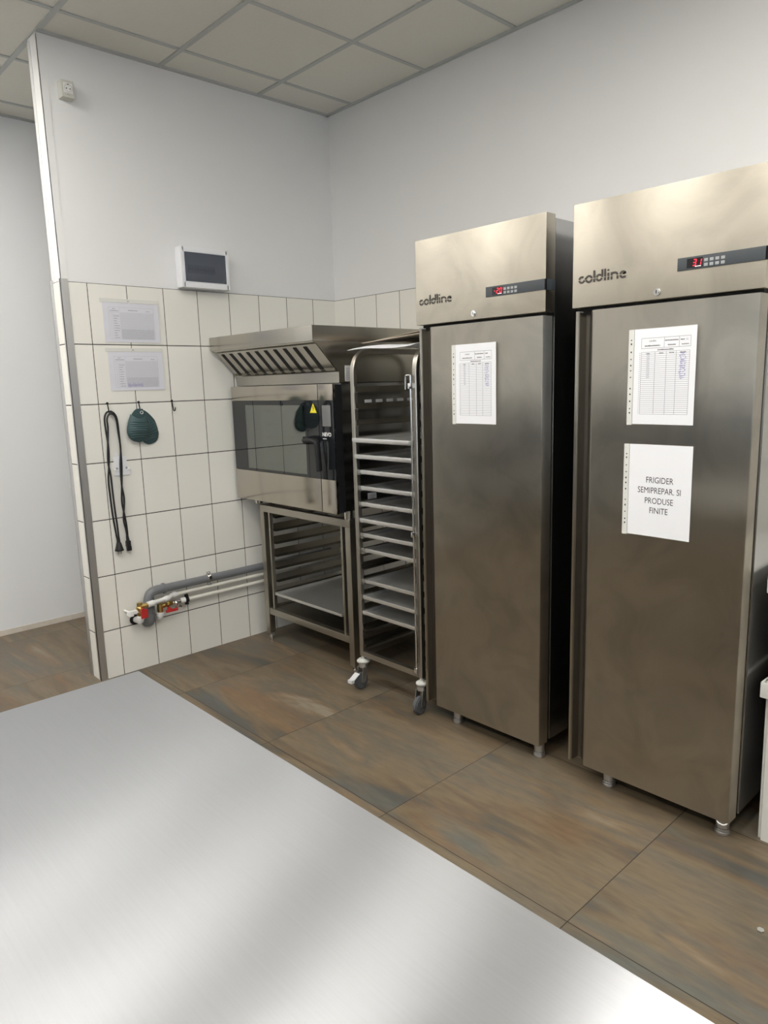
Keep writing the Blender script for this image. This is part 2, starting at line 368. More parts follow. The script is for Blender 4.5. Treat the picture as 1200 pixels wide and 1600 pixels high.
# ------------------------------------------------------------------ the room shell
H = 3.18
st = lambda o: tag(o, kind='structure')
XW, YR, YF, TH, L = -6.5, -6.5, 1.20, 0.115, 1.727
st(bx('floor', 'floor', None, XW, 0.12, YR, YF + 0.1, -0.1, 0))
st(bx('ceiling', 'ceiling', None, XW, 0.12, YR, YF + 0.1, H, H + 0.08))
st(bx('wall_right', 'paint', None, 0, 0.12, YR, YF, 0, H))
st(bx('wall_far', 'paint_far', None, XW, 0.12, YF, YF + 0.1, 0, H))
st(bx('wall_back', 'paint', None, -L, 0, 0, TH, 0, H))
# rear wall with a window opening; left wall with dark cladding added to darken the fridge reflections (both outside the photograph)
mb = MB(); wx0, wx1, wz0, wz1 = -6.0, -3.4, 0.9, 2.7
mb.box(XW, wx0, YR - 0.15, YR, 0, H); mb.box(wx1, 0.12, YR - 0.15, YR, 0, H); mb.box(wx0, wx1, YR - 0.15, YR, 0, wz0); mb.box(wx0, wx1, YR - 0.15, YR, wz1, H)
st(mb.build('wall_rear', 'paint_room', None))
mb = MB()
for a, b_, c, d in ((wx0, wx0 + 0.06, wz0, wz1), (wx1 - 0.06, wx1, wz0, wz1), (wx0, wx1, wz0, wz0 + 0.06), (wx0, wx1, wz1 - 0.06, wz1), (-4.74, -4.66, wz0, wz1)): mb.box(a, b_, YR - 0.1, YR - 0.04, c, d)
wf = st(mb.build('window_1', 'white_plastic', None))
bx('pane', 'pane', wf, wx0 + 0.05, wx1 - 0.05, YR - 0.072, YR - 0.066, wz0 + 0.05, wz1 - 0.05)
st(bx('wall_left', 'paint', None, XW - 0.15, XW, YR, YF, 0, H))
st(bx('trim_9', 'added_dark_clad', None, XW, XW + 0.02, YR, YF, 0, 1.3))
st(bx('trim_10', 'added_dark_clad', None, XW + 0.02, -3.3, YF - 0.02, YF, 0.04, 1.3))  # unseen cladding, added so the fridge doors mirror something dark
# tiled dado: thin tile layers standing proud of the plaster
T = 0.008; ZT = 2.0652
st(bx('trim_1', 'tile_back', None, -L - T, 0, -T, TH + T, 0, ZT))
st(bx('trim_2', 'tile_right', None, -T, 0, -3.75, -T, 0, ZT))
# steel corner guards on the tiled end of the partition, white plastic ones above
def guard(name, mat, z0, z1, wf_, we, yend):
    mb = MB()
    if yend == 'front':
        mb.box(-L - T - 0.003, -L - T + wf_, -T - 0.003, -T, z0, z1); mb.box(-L - T - 0.003, -L - T, -T - 0.003, -T + we, z0, z1)
    else:
        mb.box(-L - T - 0.003, -L - T + wf_, TH + T, TH + T + 0.003, z0, z1); mb.box(-L - T - 0.003, -L - T, TH + T - we, TH + T + 0.003, z0, z1)
    return st(mb.build(name, mat, None))
guard('trim_3', 'trim_steel', 0, ZT + 0.012, 0.036, 0.014, 'front')
guard('trim_4', 'trim_steel', 0, ZT + 0.012, 0.036, 0.034, 'back')
mb = MB(); mb.box(-L - 0.003, -L + 0.034, -0.0025, 0, ZT, H - 0.02); mb.box(-L - 0.003, -L, -0.0025, 0.03, ZT, H - 0.02)
st(mb.build('trim_5', 'white_plastic', None))
mb = MB(); mb.box(-L - 0.003, -L + 0.034, TH, TH + 0.0025, ZT, H - 0.02); mb.box(-L - 0.003, -L, TH - 0.03, TH + 0.0025, ZT, H - 0.02)
st(mb.build('trim_6', 'white_plastic', None))
st(bx('baseboard_far', 'base_dirt', None, XW, 0, YF - 0.004, YF, 0, 0.035))
# ceiling grid of T-bars and wall angles
GX = [-0.52 - 0.6 * k for k in range(10)]
GY = [-0.2395 + 0.61 * k for k in range(3)] + [-0.2395 - 0.6 * k for k in range(1, 11)]
mb = MB()
for x in GX: mb.box(x - 0.012, x + 0.012, YR, YF, H - 0.006, H)
for y in GY: mb.box(XW, 0, y - 0.011, y + 0.011, H - 0.005, H)
st(mb.build('trim_7', 'tbar', None, smooth=False))
mb = MB(); mb.box(-L, 0, -0.02, 0, H - 0.010, H); mb.box(-0.02, 0, YR, 0, H - 0.010, H); mb.box(XW, 0, YF - 0.02, YF, H - 0.010, H)
st(mb.build('trim_8', 'tbar', None, smooth=False))

# ------------------------------------------------------------------ ceiling light panels (the room's lamps and an added right row)
k = 0
for cx in (-1.42, -2.62, -4.42):  # right row is added to brighten the right wall
    for cy, nm in (((-2.94, 'facing the right fridge'), (-4.14, 'past the crates')) if cx > -2 else ((0.675, 'nearest the far white wall'), (-0.54, 'beside the partition end'), (-1.74, 'above the table tip'), (-2.94, 'above the table middle'), (-4.14, 'behind the camera'))):
        t = thing('ceiling_light', (cx, cy, H - 0.012), 'flat LED ceiling panel ' + nm + (', added right row' if cx > -2 else ', nearer row' if cx > -3 else ', farther row'), 'ceiling light', 'LED panels set into the ceiling grid')
        mb = MB()
        for a in (-1, 1):
            mb.box(cx + a * 0.285 - 0.012, cx + a * 0.285 + 0.012, cy - 0.297, cy + 0.297, H - 0.012, H - 0.0005); mb.box(cx - 0.297, cx + 0.297, cy + a * 0.285 - 0.012, cy + a * 0.285 + 0.012, H - 0.012, H - 0.0005)
        mb.build('frame', 'white_plastic', t)
        bx('diffuser', 'panel', t, cx - 0.274, cx + 0.274, cy - 0.274, cy + 0.274, H - 0.009, H - 0.002)

# ------------------------------------------------------------------ worktable in the foreground
t = thing('worktable', (-2.77, -3.05, 0), 'large worn brushed steel worktable in the foreground', 'table')
TX0, TX1, TY0, TY1 = -3.12, -2.418, -3.95, -2.131
mb = MB().box(TX0, TX1, TY0, TY1, 0.828, 0.87, 0.004)
mb.build('table_top', 'table', t)
for x in (TX0 + 0.05, TX1 - 0.05):
    for y in (TY0 + 0.06, TY1 - 0.06):
        l = bx('leg', 'frame_steel', t, x - 0.02, x + 0.02, y - 0.02, y + 0.02, 0.03, 0.83, bev=0.003)
        cyl('foot', 'black', l, (x, y, 0), (x, y, 0.035), 0.02)

# ------------------------------------------------------------------ printed sheets in plastic sleeves
class Sheet:
    """paper in a plane: origin = lower left, u right, v up, n towards the viewer; curl lifts the right edge"""
    def __init__(self, org, u, v, n, w, h, curl=0.0, base=0.0012):
        self.o, self.u, self.v, self.n, self.w, self.h, self.curl, self.base = Vector(org), Vector(u), Vector(v), Vector(n), w, h, curl, base
    def p(self, a, b, lift=0.0):
        s = max(0.0, min(1.0, a / self.w)); d = self.base + self.curl * s ** 3 + lift
        return self.o + self.u * a + self.v * b + self.n * d
    def quad(self, V, Fc, a0, a1, b0, b1, lift, th=0.0):
        n = max(1, int((a1 - a0) / self.w * 8 + 0.99))
        for i in range(n):
            x0 = a0 + (a1 - a0) * i / n; x1 = a0 + (a1 - a0) * (i + 1) / n; k = len(V)
            V += [self.p(x0, b0, lift), self.p(x1, b0, lift), self.p(x1, b1, lift), self.p(x0, b1, lift)]; Fc.append((k, k + 1, k + 2, k + 3))
    def slab(self, a0, a1, b0, b1, lift, th):
        n = 10; t = bmesh.new(); top = []; bot = []
        for i in range(n + 1):
            a = a0 + (a1 - a0) * i / n
            top.append((t.verts.new(self.p(a, b0, lift + th)), t.verts.new(self.p(a, b1, lift + th)))); bot.append((t.verts.new(self.p(a, b0, lift)), t.verts.new(self.p(a, b1, lift))))
        for i in range(n):
            t.faces.new((top[i][0], top[i + 1][0], top[i + 1][1], top[i][1])); t.faces.new((bot[i][0], bot[i][1], bot[i + 1][1], bot[i + 1][0]))
            t.faces.new((top[i][0], bot[i][0], bot[i + 1][0], top[i + 1][0])); t.faces.new((top[i][1], top[i + 1][1], bot[i + 1][1], bot[i][1]))
        t.faces.new((top[0][0], top[0][1], bot[0][1], bot[0][0])); t.faces.new((top[n][0], bot[n][0], bot[n][1], top[n][1]))
        bmesh.ops.recalc_face_normals(t, faces=list(t.faces))
        m = MB(); m._add(t); return m
    def text(self, V, Fc, body, size, a, b, lift, align='CENTER', bold=0.0, sx=1.0):
        TV, TF = text_mesh(body, size, align, bold, sx); k = len(V)
        V += [self.p(a + x, b + y, lift) for x, y in TV]; Fc += [tuple(k + i for i in f) for f in TF]
def prints(name, parent, groups):
    """everything printed or written on one sheet: one mesh, one material per ink"""
    V, Fc, idx = [], [], []
    for k, (m, v, f) in enumerate(groups):
        o = len(V); V += v; Fc += [tuple(o + i for i in q) for q in f]; idx += [k] * len(f)
    o = MB().faces(V, Fc).build(name, groups[0][0], parent, smooth=False)
    for m, v, f in groups[1:]: o.data.materials.append(MAT[m])
    for p, k in zip(o.data.polygons, idx): p.material_index = k
    return o
def flat(name, mat, parent, V, Fc): return MB().faces(V, Fc).build(name, mat, parent, smooth=False)
def word(S_, V, Fc, a0, a1, b, h):
    """a tiny unreadable printed word, drawn as letter ticks"""
    x = a0
    while x < a1 - 0.001:
        w = random.uniform(0.0012, 0.0022); S_.quad(V, Fc, x, min(x + w, a1), b, b + h * random.uniform(0.7, 1.0), 0.0011); x += w + 0.0007

def fridge_sheet(name, x, yl, z0, label, kind, curl, w=0.229, h=0.305):
    t = thing(name, (x, yl - w / 2, z0), label, 'paper sheet')
    S_ = Sheet((x, yl, z0), (0, -1, 0), (0, 0, 1), (-1, 0, 0), w, h, curl)
    S_.slab(0.020, w, 0, h, 0.0, 0.0008).build('paper', 'paper', t)
    S_.slab(0.0, 0.0185, -0.003, h, 0.0, 0.0006).build('sleeve_strip', 'sleeve', t)
    for f in (0.11, 0.15, 0.235, 0.31, 0.375, 0.43, 0.50, 0.62, 0.68, 0.755, 0.835, 0.88):
        b = h * (1 - f); hh = random.choice((0.0035, 0.005, 0.006)); V, Fc = [], []; S_.quad(V, Fc, 0.0075, 0.0115, b - hh / 2, b + hh / 2, 0.0009); flat('punched_hole', 'black', t, V, Fc)
    if kind == 'sign':
        V, Fc = [], []
        for body, b in (('FRIGIDER', 0.180), ('SEMIPREPAR. SI', 0.1455), ('PRODUSE', 0.111), ('FINITE', 0.0785)): S_.text(V, Fc, body, 0.0285, 0.128, b, 0.0011, sx=0.80)
        flat('lettering', 'ink', t, V, Fc)
    else:
        V, Fc = [], []; l = 0.0006
        hx0, hx1, hy0, hy1 = 0.045, 0.210, h - 0.062, h - 0.030
        for y in (hy0, hy1): S_.quad(V, Fc, hx0, hx1, y - l, y + l, 0.0011)
        for a in (hx0, 0.122, 0.172, hx1): S_.quad(V, Fc, a - l, a + l, hy0, hy1, 0.0011)
        gx0, gx1, gy0, gy1 = 0.045, 0.208, 0.033, h - 0.074; rows = 31
        for i in range(rows + 1):
            y = gy0 + (gy1 - gy0) * i / rows; S_.quad(V, Fc, gx0, gx1, y - l * 0.8, y + l * 0.8, 0.0010)
        for a in (gx0, 0.092, 0.130, 0.163, gx1): S_.quad(V, Fc, a - l, a + l, gy0, gy1, 0.0011)
        for i in range(rows): S_.quad(V, Fc, gx0 - 0.006, gx0 - 0.004, gy0 + (gy1 - gy0) * (i + 0.3) / rows, gy0 + (gy1 - gy0) * (i + 0.7) / rows, 0.0011)
        G = [('ink_soft', V, Fc)]
        V, Fc = [], []
        S_.text(V, Fc, 'LAURA', 0.0075, 0.083, hy1 - 0.012, 0.0012)
        word(S_, V, Fc, 0.056, 0.108, hy0 + 0.006, 0.004); word(S_, V, Fc, 0.124, 0.169, hy1 - 0.012, 0.004); word(S_, V, Fc, 0.134, 0.160, hy0 + 0.006, 0.004)
        word(S_, V, Fc, 0.176, 0.190, hy1 - 0.012, 0.004); word(S_, V, Fc, 0.180, 0.204, hy0 + 0.006, 0.003)
        word(S_, V, Fc, 0.100, 0.155, hy0 - 0.008, 0.004)
        for a0, a1 in ((0.062, 0.074), (0.106, 0.120), (0.140, 0.155), (0.176, 0.196)): word(S_, V, Fc, a0, a1, gy1 - 0.006, 0.003)
        G.append(('ink', V, Fc))
        V, Fc = [], []
        for i in range(1, 13):                                       # handwritten column
            y = gy1 - (gy1 - gy0) * (i + 0.75) / rows
            word(S_, V, Fc, 0.064, 0.074, y, 0.004)
        G.append(('ink_pale', V, Fc))
        V, Fc = [], []
        for i in range(1, 14):
            y = gy1 - (gy1 - gy0) * (i + 0.75) / rows; x0 = 0.176 + random.uniform(-0.003, 0.003)
            for q in range(5):
                a = x0 + q * 0.004; S_.quad(V, Fc, a, a + 0.0035, y + random.uniform(0, 0.004), y + random.uniform(0.0045, 0.0055), 0.0012)
        if kind == 'signed': S_.text(V, Fc, '02', 0.008, 0.198, hy1 - 0.013, 0.0012)
        G.append(('ink_blue', V, Fc)); prints('printed_form', t, G)
    return t

def wall_sheet(name, x0, z0, w, h, label, stamped):
    t = thing(name, (x0 + w / 2, -T, z0), label, 'paper sheet')
    S_ = Sheet((x0, -T, z0), (1, 0, 0), (0, 0, 1), (0, -1, 0), w, h, 0.004)
    S_.slab(0.006, w - 0.006, 0, h - 0.020, 0.0, 0.0008).build('paper', 'paper2', t)
    S_.slab(-0.006, w - 0.004, h - 0.018, h, 0.0, 0.0006).build('sleeve_strip', 'sleeve', t)
    V, Fc = [], []
    S_.quad(V, Fc, w * 0.44, w * 0.48, h - 0.012, h - 0.008, 0.0009); S_.quad(V, Fc, -0.004, w - 0.006, h - 0.0195, h - 0.0185, 0.0009)
    flat('sleeve_seam', 'ink_soft', t, V, Fc)
    V, Fc = [], []; l = 0.0006
    gx0, gx1, gy0, gy1 = 0.035, w - 0.035, 0.016, h - 0.068; xm = 0.095
    for a in (gx0, gx1): S_.quad(V, Fc, a - l, a + l, gy0, gy1 + 0.026, 0.0011)
    for y in (gy1, gy1 + 0.026, gy0): S_.quad(V, Fc, gx0, gx1, y - l, y + l, 0.0011)
    for a in (0.046, 0.055, xm): S_.quad(V, Fc, a - l, a + l, gy0, gy1, 0.0011)
    S_.quad(V, Fc, xm - l, xm + l, gy1, gy1 + 0.026, 0.0011)
    rows = 24
    for i in range(rows): 
        y = gy0 + (gy1 - gy0) * i / rows; S_.quad(V, Fc, xm, gx1, y - 0.0007, y + 0.0007, 0.0010)
        if i % 2 == 0: S_.quad(V, Fc, 0.055, xm, y - l, y + l, 0.0010)
    for i in range(1, 33):
        a = xm + (gx1 - xm) * i / 33; S_.quad(V, Fc, a - 0.0006, a + 0.0006, gy0, gy1, 0.0010)
    G = [('ink_pale', V, Fc)]
    V, Fc = [], []
    word(S_, V, Fc, 0.042, 0.088, gy1 + 0.006, 0.005); word(S_, V, Fc, 0.056, 0.072, gy1 + 0.016, 0.004)
    word(S_, V, Fc, 0.140, 0.190, gy1 + 0.010, 0.005); word(S_, V, Fc, 0.236, 0.256, gy1 + 0.008, 0.004)
    for i in range(1, 11): word(S_, V, Fc, 0.060, random.uniform(0.075, 0.090), gy0 + (gy1 - gy0) * (i - 0.6) / 11, 0.004)
    for i in range(0, 9): word(S_, V, Fc, xm + 0.002, gx1 - 0.004, gy0 + (gy1 - gy0) * (i + 0.4) / 24, 0.002)
    G.append(('ink_soft', V, Fc))
    if stamped:
        V, Fc = [], []
        for q in range(26):
            a = xm + 0.004 + q * 0.0032; S_.quad(V, Fc, a, a + 0.0022, gy0 + random.uniform(0.0, 0.008), gy0 + random.uniform(0.012, 0.024), 0.0013)
        G.append(('ink_blue', V, Fc))
    prints('printed_form', t, G)
    return t
wall_sheet('paper_sheet', -1.546, 1.778, 0.312, 0.218, 'landscape printed form in plastic sleeve on tiles, directly under the plaster edge', False)
wall_sheet('paper_sheet', -1.540, 1.531, 0.308, 0.218, 'landscape printed form in plastic sleeve with blue pen marks, just above the wall hooks', True)

# ------------------------------------------------------------------ upright fridges
LET = None
def logo_polys():
    """stencil-cut rounded lettering: list of ribbons (centre lines) in x-height units"""
    R = []
    def arc(cx, cy, r, a0, a1, n=14): return [(cx + r * math.cos(math.radians(a0 + (a1 - a0) * i / n)), cy + r * math.sin(math.radians(a0 + (a1 - a0) * i / n))) for i in range(n + 1)]
    r = 0.385
    R.append(arc(0.5, 0.5, r, 48, 172))                                               # c, upper
    R.append(arc(0.5, 0.5, r, 188, 318) + [(0.95, 0.40)])                             # c, lower
    R.append([(1.0, 0.50)] + arc(1.60, 0.5, r + 0.03, 148, 8))                         # o, upper, drawn out of the c
    R.append([(1.18, 0.40)] + arc(1.60, 0.5, r + 0.03, 215, 352))                      # o, lower
    R.append([(2.40, 0.54), (2.40, 1.6)]); R.append([(2.40, 0.0), (2.40, 0.46)])
    R.append(arc(3.15, 0.5, r, 40, 172)); R.append(arc(3.15, 0.5, r, 188, 352)); R.append([(3.60, 0.54), (3.60, 1.6)])
    R.append([(4.02, 0.54), (4.02, 1.6)]); R.append([(4.02, 0.0), (4.02, 0.46)])
    R.append([(4.50, 1.24), (4.50, 1.48)]); R.append([(4.50, 0.54), (4.50, 1.0)]); R.append([(4.50, 0.0), (4.50, 0.46)])
    R.append([(4.98, 0.54), (4.98, 1.0)]); R.append([(4.98, 0.0), (4.98, 0.46)])
    R.append([(5.08, 0.88), (5.42, 0.88)] + arc(5.45, 0.5, r, 80, 10)); R.append([(5.84, 0.0), (5.84, 0.46)])
    R.append([(6.62, 0.55), (6.98, 0.72)][::-1] + arc(6.62, 0.5, r, 28, 172)); R.append(arc(6.62, 0.5, r, 188, 300) + [(7.02, 0.14)])
    return R
def ribbon(path, w):
    P = [Vector((a, b)) for a, b in path]; V = []; n = len(P)
    for i in range(n):
        d = (P[min(i + 1, n - 1)] - P[max(i - 1, 0)]).normalized(); q = Vector((-d.y, d.x)) * w / 2
        V += [P[i] + q, P[i] - q]
    return V, [(2 * i, 2 * i + 1, 2 * i + 3, 2 * i + 2) for i in range(n - 1)]
SEG = {'0': 'abcdef', '1': 'bc', '2': 'abged', '3': 'abgcd', '-': 'g'}
def seven_seg(ch, w, h, t):
    B = {'a': (t * .6, w - t * .6, h - t, h), 'd': (t * .6, w - t * .6, 0, t), 'g': (t * .6, w - t * .6, h / 2 - t / 2, h / 2 + t / 2), 'f': (0, t, h / 2 + t * .3, h - t * .6), 'e': (0, t, t * .6, h / 2 - t * .3), 'b': (w - t, w, h / 2 + t * .3, h - t * .6), 'c': (w - t, w, t * .6, h / 2 - t * .3)}
    return [B[s] for s in SEG[ch]]

XF = -0.84
def fridge(label, y0, y1, digits, strip_y, logo_y, logo_len, lock_y, lip, loose):
    """y0 = left edge (nearer the partition), y1 = right edge; front plane XF"""
    t = thing('upright_fridge', (-0.44, (y0 + y1) / 2, 0), label, 'fridge')
    xb = -0.782; e = 0.004
    mb = MB(); mb.box(xb + 0.006, -0.06, y1 + e, y0 - e, 0.088, 2.092, 0.003)
    mb.build('cabinet_body', 'fridge_side', t)
    # header: folded front panel
    hd = MB().box(XF, xb, y1, y0, 1.764, 2.1035, 0.004).build('header_panel', 'header', t)
    # black filler that paints the shadow gap between header and door
    bx('gap_shade', 'black_gap', t, xb - 0.030, xb + 0.008, y1 + 0.012, y0 - 0.014, 1.742, 1.768)
    # anthracite control strip wrapping round the right corner
    mb = MB(); mb.box(XF - 0.0025, XF + 0.006, y1 - 0.001, strip_y, 1.8405, 1.8785, 0.001); mb.box(XF - 0.0025, xb, y1 - 0.001, y1 + 0.004, 1.8405, 1.8785, 0.001)
    cs = mb.build('control_strip', 'strip', t)
    sw = abs(y1 - strip_y)
    d0 = strip_y - sw * 0.115; d1 = strip_y - sw * 0.30
    dp = bx('display', 'display', cs, XF - 0.0035, XF - 0.002, d1, d0, 1.846, 1.873)
    V, Fc = [], []
    w, h, th = 0.0115, 0.020, 0.0032; x = 0.0
    tot = sum((w * 0.6 if c == '-' else w) + 0.004 for c in digits)
    yy = d1 + tot
    for c in digits:
        ww = w * 0.6 if c == '-' else w
        for a0, a1, b0, b1 in seven_seg(c, ww, h, th):
            k = len(V); V += [(XF - 0.0039, yy - a0 - 0.15 * b0, 1.850 + b0), (XF - 0.0039, yy - a1 - 0.15 * b0, 1.850 + b0), (XF - 0.0039, yy - a1 - 0.15 * b1, 1.850 + b1), (XF - 0.0039, yy - a0 - 0.15 * b1, 1.850 + b1)]; Fc.append((k, k + 1, k + 2, k + 3))
        yy -= ww + 0.004
    flat('digits', 'red_led', cs, V, Fc)
    bx('indicator', 'white_led', cs, XF - 0.0041, XF - 0.0034, d1 + 0.004, d1 + 0.022, 1.8475, 1.8495)
    for r_ in range(2):
        for c_ in range(4):
            by = d1 - 0.010 - c_ * 0.0165; bz = 1.8635 - r_ * 0.0135
            bx('button', 'button', cs, XF - 0.0038, XF - 0.002, by - 0.0055, by + 0.0055, bz - 0.0045, bz + 0.0045, bev=0.0008)
    # maker's lettering
    V, Fc = [], []; s = logo_len / 7.2
    for path in logo_polys():
        RV, RF = ribbon(path, 0.29); k = len(V)
        V += [(XF - 0.0012, logo_y - q.x * s, 1.8435 + q.y * 0.0235) for q in RV]; Fc += [tuple(k + i for i in f) for f in RF]
    flat('logo', 'logo', t, V, Fc)
    # key lock
    mb = MB(); mb.cyl((XF + 0.002, lock_y, 1.787), (XF - 0.004, lock_y, 1.787), 0.0125, 0.0115, bev=0.001); mb.cyl((XF - 0.003, lock_y, 1.787), (XF - 0.007, lock_y, 1.787), 0.0075)
    lk = mb.build('lock', 'chrome', t)
    bx('keyhole', 'black', lk, XF - 0.0075, XF - 0.0068, lock_y - 0.0012, lock_y + 0.0012, 1.782, 1.792)
    # door: one extruded section with the grip channel down its left side
    a = y0 - 0.014; b = y1 + 0.010
    prof = [(xb, a), (XF + 0.003, a), (XF, a - 0.003), (XF, a - lip + 0.002), (XF + 0.003, a - lip), (XF + 0.034, a - lip - 0.003), (XF + 0.040, a - lip - 0.008), (XF + 0.040, a - lip - 0.022), (XF + 0.034, a - lip - 0.030), (XF + 0.006, a - lip - 0.050), (XF + 0.0015, a - lip - 0.056), (XF, a - lip - 0.062), (XF, b + 0.008), (XF + 0.0022, b + 0.0025), (XF + 0.008, b), (xb, b)]
    dz0, dz1 = 0.0765, 1.7525
    dr = MB().prism(prof, 'z', dz0, dz1).build('door', 'fridge', t)
    ch = [(XF + 0.006, a - lip - 0.001), (XF + 0.0335, a - lip - 0.0035), (XF + 0.039, a - lip - 0.008), (XF + 0.039, a - lip - 0.022), (XF + 0.033, a - lip - 0.030), (XF + 0.0055, a - lip - 0.049), (XF + 0.0045, a - lip - 0.049), (XF + 0.032, a - lip - 0.0285), (XF + 0.0375, a - lip - 0.021), (XF + 0.0375, a - lip - 0.009), (XF + 0.032, a - lip - 0.0055), (XF + 0.006, a - lip - 0.0025)]
    MB().prism(ch, 'z', dz0 + 0.004, dz1 - 0.004).build('shaded_grip_channel', 'channel', dr)  # liner in darker steel, recess shade put into its colour
    if loose: MB().tube(bend_path([(XF + 0.012, b + 0.045, dz0 + 0.002), (XF - 0.002, b + 0.034, dz0 - 0.006), (XF - 0.004, b + 0.012, dz0 - 0.007), (XF + 0.004, b + 0.004, dz0 + 0.002)], 0.008), 0.0022, 8).build('loose_gasket', 'white_plastic', dr)
    # rear door liner seen as a dark line between door and body
    bx('door_seal', 'black_gap', dr, xb, xb + 0.008, b + 0.01, a - 0.01, dz0 + 0.03, dz1 - 0.01)
    for fx in (-0.775, -0.13):
        for fy in (y0 - 0.155 if fx < -0.5 else y0 - 0.10, y1 + 0.052):
            mb = MB(); mb.cyl((fx, fy, 0.022), (fx, fy, 0.107), 0.021); mb.cyl((fx, fy, 0.010), (fx, fy, 0.020), 0.0235, bev=0.002); mb.cyl((fx, fy, 0.0), (fx, fy, 0.0115), 0.025, bev=0.002)
            mb.build('foot', 'trim_steel', t)
    return t
fridge('narrower looking steel upright freezer with red minus sign display, beside the tray rack', -1.545, -2.190, '-20', -1.920, -1.566, 0.183, -1.858, 0.011, False)
fridge('steel upright fridge with two papers on its door, closest to the camera', -2.299, -2.927, '31', -2.669, -2.323, 0.179, -2.606, 0.012, True)
fridge_sheet('paper_sheet', XF, -1.743, 1.358, 'handwritten record form in sleeve on the freezer door beside the tray rack', 'plain', 0.010, w=0.233, h=0.314)
fridge_sheet('paper_sheet', XF, -2.516, 1.371, 'handwritten record form in sleeve, upper paper on the fridge door with two papers', 'signed', 0.012)
fridge_sheet('paper_sheet', XF, -2.511, 0.999, 'white sheet with large capital lettering, lower paper on the right fridge door', 'sign', 0.006, w=0.236, h=0.306)

# ------------------------------------------------------------------ stand under the oven
SX0, SX1, SY0, SY1, SZ = -0.76, -0.10, -0.965, -0.140, 0.843
t = thing('oven_stand', (-0.43, -0.55, 0), 'square tube steel stand with tray runners under the oven', 'stand')
q = 0.040
for x in (SX0, SX1 - q):
    for y in (SY0, SY1 - q):
        l = bx('leg', 'frame_steel', t, x, x + q, y, y + q, 0.048, SZ - q, bev=0.003)
        mb = MB(); cx, cy = x + q / 2, y + q / 2; mb.cyl((cx, cy, 0.0), (cx, cy, 0.030), 0.015, bev=0.002); mb.cyl((cx, cy, 0.025), (cx, cy, 0.05), 0.009)
        mb.build('foot', 'chrome', l)
mb = MB()
for x in (SX0, SX1 - q): mb.box(x, x + q, SY0, SY1, SZ - q, SZ, 0.003)
for y in (SY0, SY1 - q): mb.box(SX0 + q, SX1 - q, y, y + q, SZ - q, SZ, 0.003)
mb.build('top_frame', 'frame_steel', t)
mb = MB()
for x in (SX0 + 0.003, SX1 - q): mb.box(x, x + q - 0.006, SY0 + q, SY1 - q, 0.172, 0.212, 0.003)
for y in (SY0 + 0.003, SY1 - q): mb.box(SX0 + q, SX1 - q, y, y + q - 0.006, 0.172, 0.212, 0.003)
mb.build('lower_frame', 'frame_steel', t)
bx('bottom_shelf', 'steel', t, SX0 + q, SX1 - q, SY0 + q, SY1 - q, 0.195, 0.207)
for y, s in ((SY1 - 0.075, -1), (SY0 + 0.085, 1)):
    for x in (SX0 + 0.012, SX1 - 0.05): bx('runner_post', 'frame_steel', t, x, x + 0.022, y - 0.008, y + 0.008, 0.21, SZ - q, bev=0.002)
    for k in range(7):
        z = 0.300 + k * 0.0775
        mb = MB(); mb.box(SX0 + 0.03, SX1 - 0.03, y - 0.0015 + s * 0.009, y + 0.0015 + s * 0.009, z, z + 0.046); mb.box(SX0 + 0.03, SX1 - 0.03, min(y + s * 0.009, y + s * 0.035), max(y + s * 0.009, y + s * 0.035), z, z + 0.002)
        mb.build('runner', 'steel', t)

# ------------------------------------------------------------------ combi oven
OX, OY0, OY1, OZ0, OZ1 = -0.84, -0.967, -0.040, 0.887, 1.534
t = thing('combi_oven', (-0.45, -0.50, OZ0 - 0.044), 'steel convection oven with black glass door on the tube stand', 'oven')
xb = -0.782; ys = -0.840
# body: shell with an open cavity behind the door window
mb = MB(); bz0, bz1 = OZ0 + 0.004, OZ1
mb.box(xb, -0.08, OY0 + 0.003, -0.765, bz0, bz1, 0.003); mb.box(xb, -0.08, -0.14, OY1 - 0.003, bz0, bz1, 0.003)
mb.box(xb, -0.08, -0.77, -0.135, bz0, 1.02, 0.002); mb.box(xb, -0.08, -0.77, -0.135, 1.46, bz1, 0.002); mb.box(-0.20, -0.08, -0.77, -0.135, 1.015, 1.465)
mb.build('oven_body', 'fridge_side', t)
mb = MB(); mb.box(-0.72, -0.201, -0.768, -0.1345, 1.0205, 1.0225); mb.box(-0.205, -0.2015, -0.765, -0.14, 1.02, 1.46); mb.box(-0.72, -0.205, -0.1425, -0.1405, 1.02, 1.46); mb.box(-0.72, -0.205, -0.7645, -0.7625, 1.02, 1.46); mb.box(-0.72, -0.205, -0.765, -0.14, 1.457, 1.4595)
mb.build('cavity_liner', 'dark_cavity', t)
for k in range(5):
    z = 1.085 + k * 0.075
    mb = MB()
    for y in (-0.165, -0.74):
        mb.tube(bend_path([(-0.71, y, z), (-0.23, y, z)], 0.01), 0.004)
        for x in (-0.68, -0.52, -0.36): mb.box(x - 0.012, x + 0.012, y - 0.006, y + 0.006, z - 0.004, z + 0.014)
    mb.build('rack_rail', 'chrome', t)
mb = MB()
for y in (-0.69, -0.58, -0.46, -0.34, -0.22):
    mb.box(-0.212, -0.206, y - 0.02, y + 0.02, 1.06, 1.40)
mb.build('fan_guard', 'dark_cavity', t)
# dark door edge and corner columns between front panels and body
bx('front_frame', 'black', t, OX + 0.012, xb, OY0 + 0.002, -0.745, OZ0 + 0.002, OZ1 - 0.002)
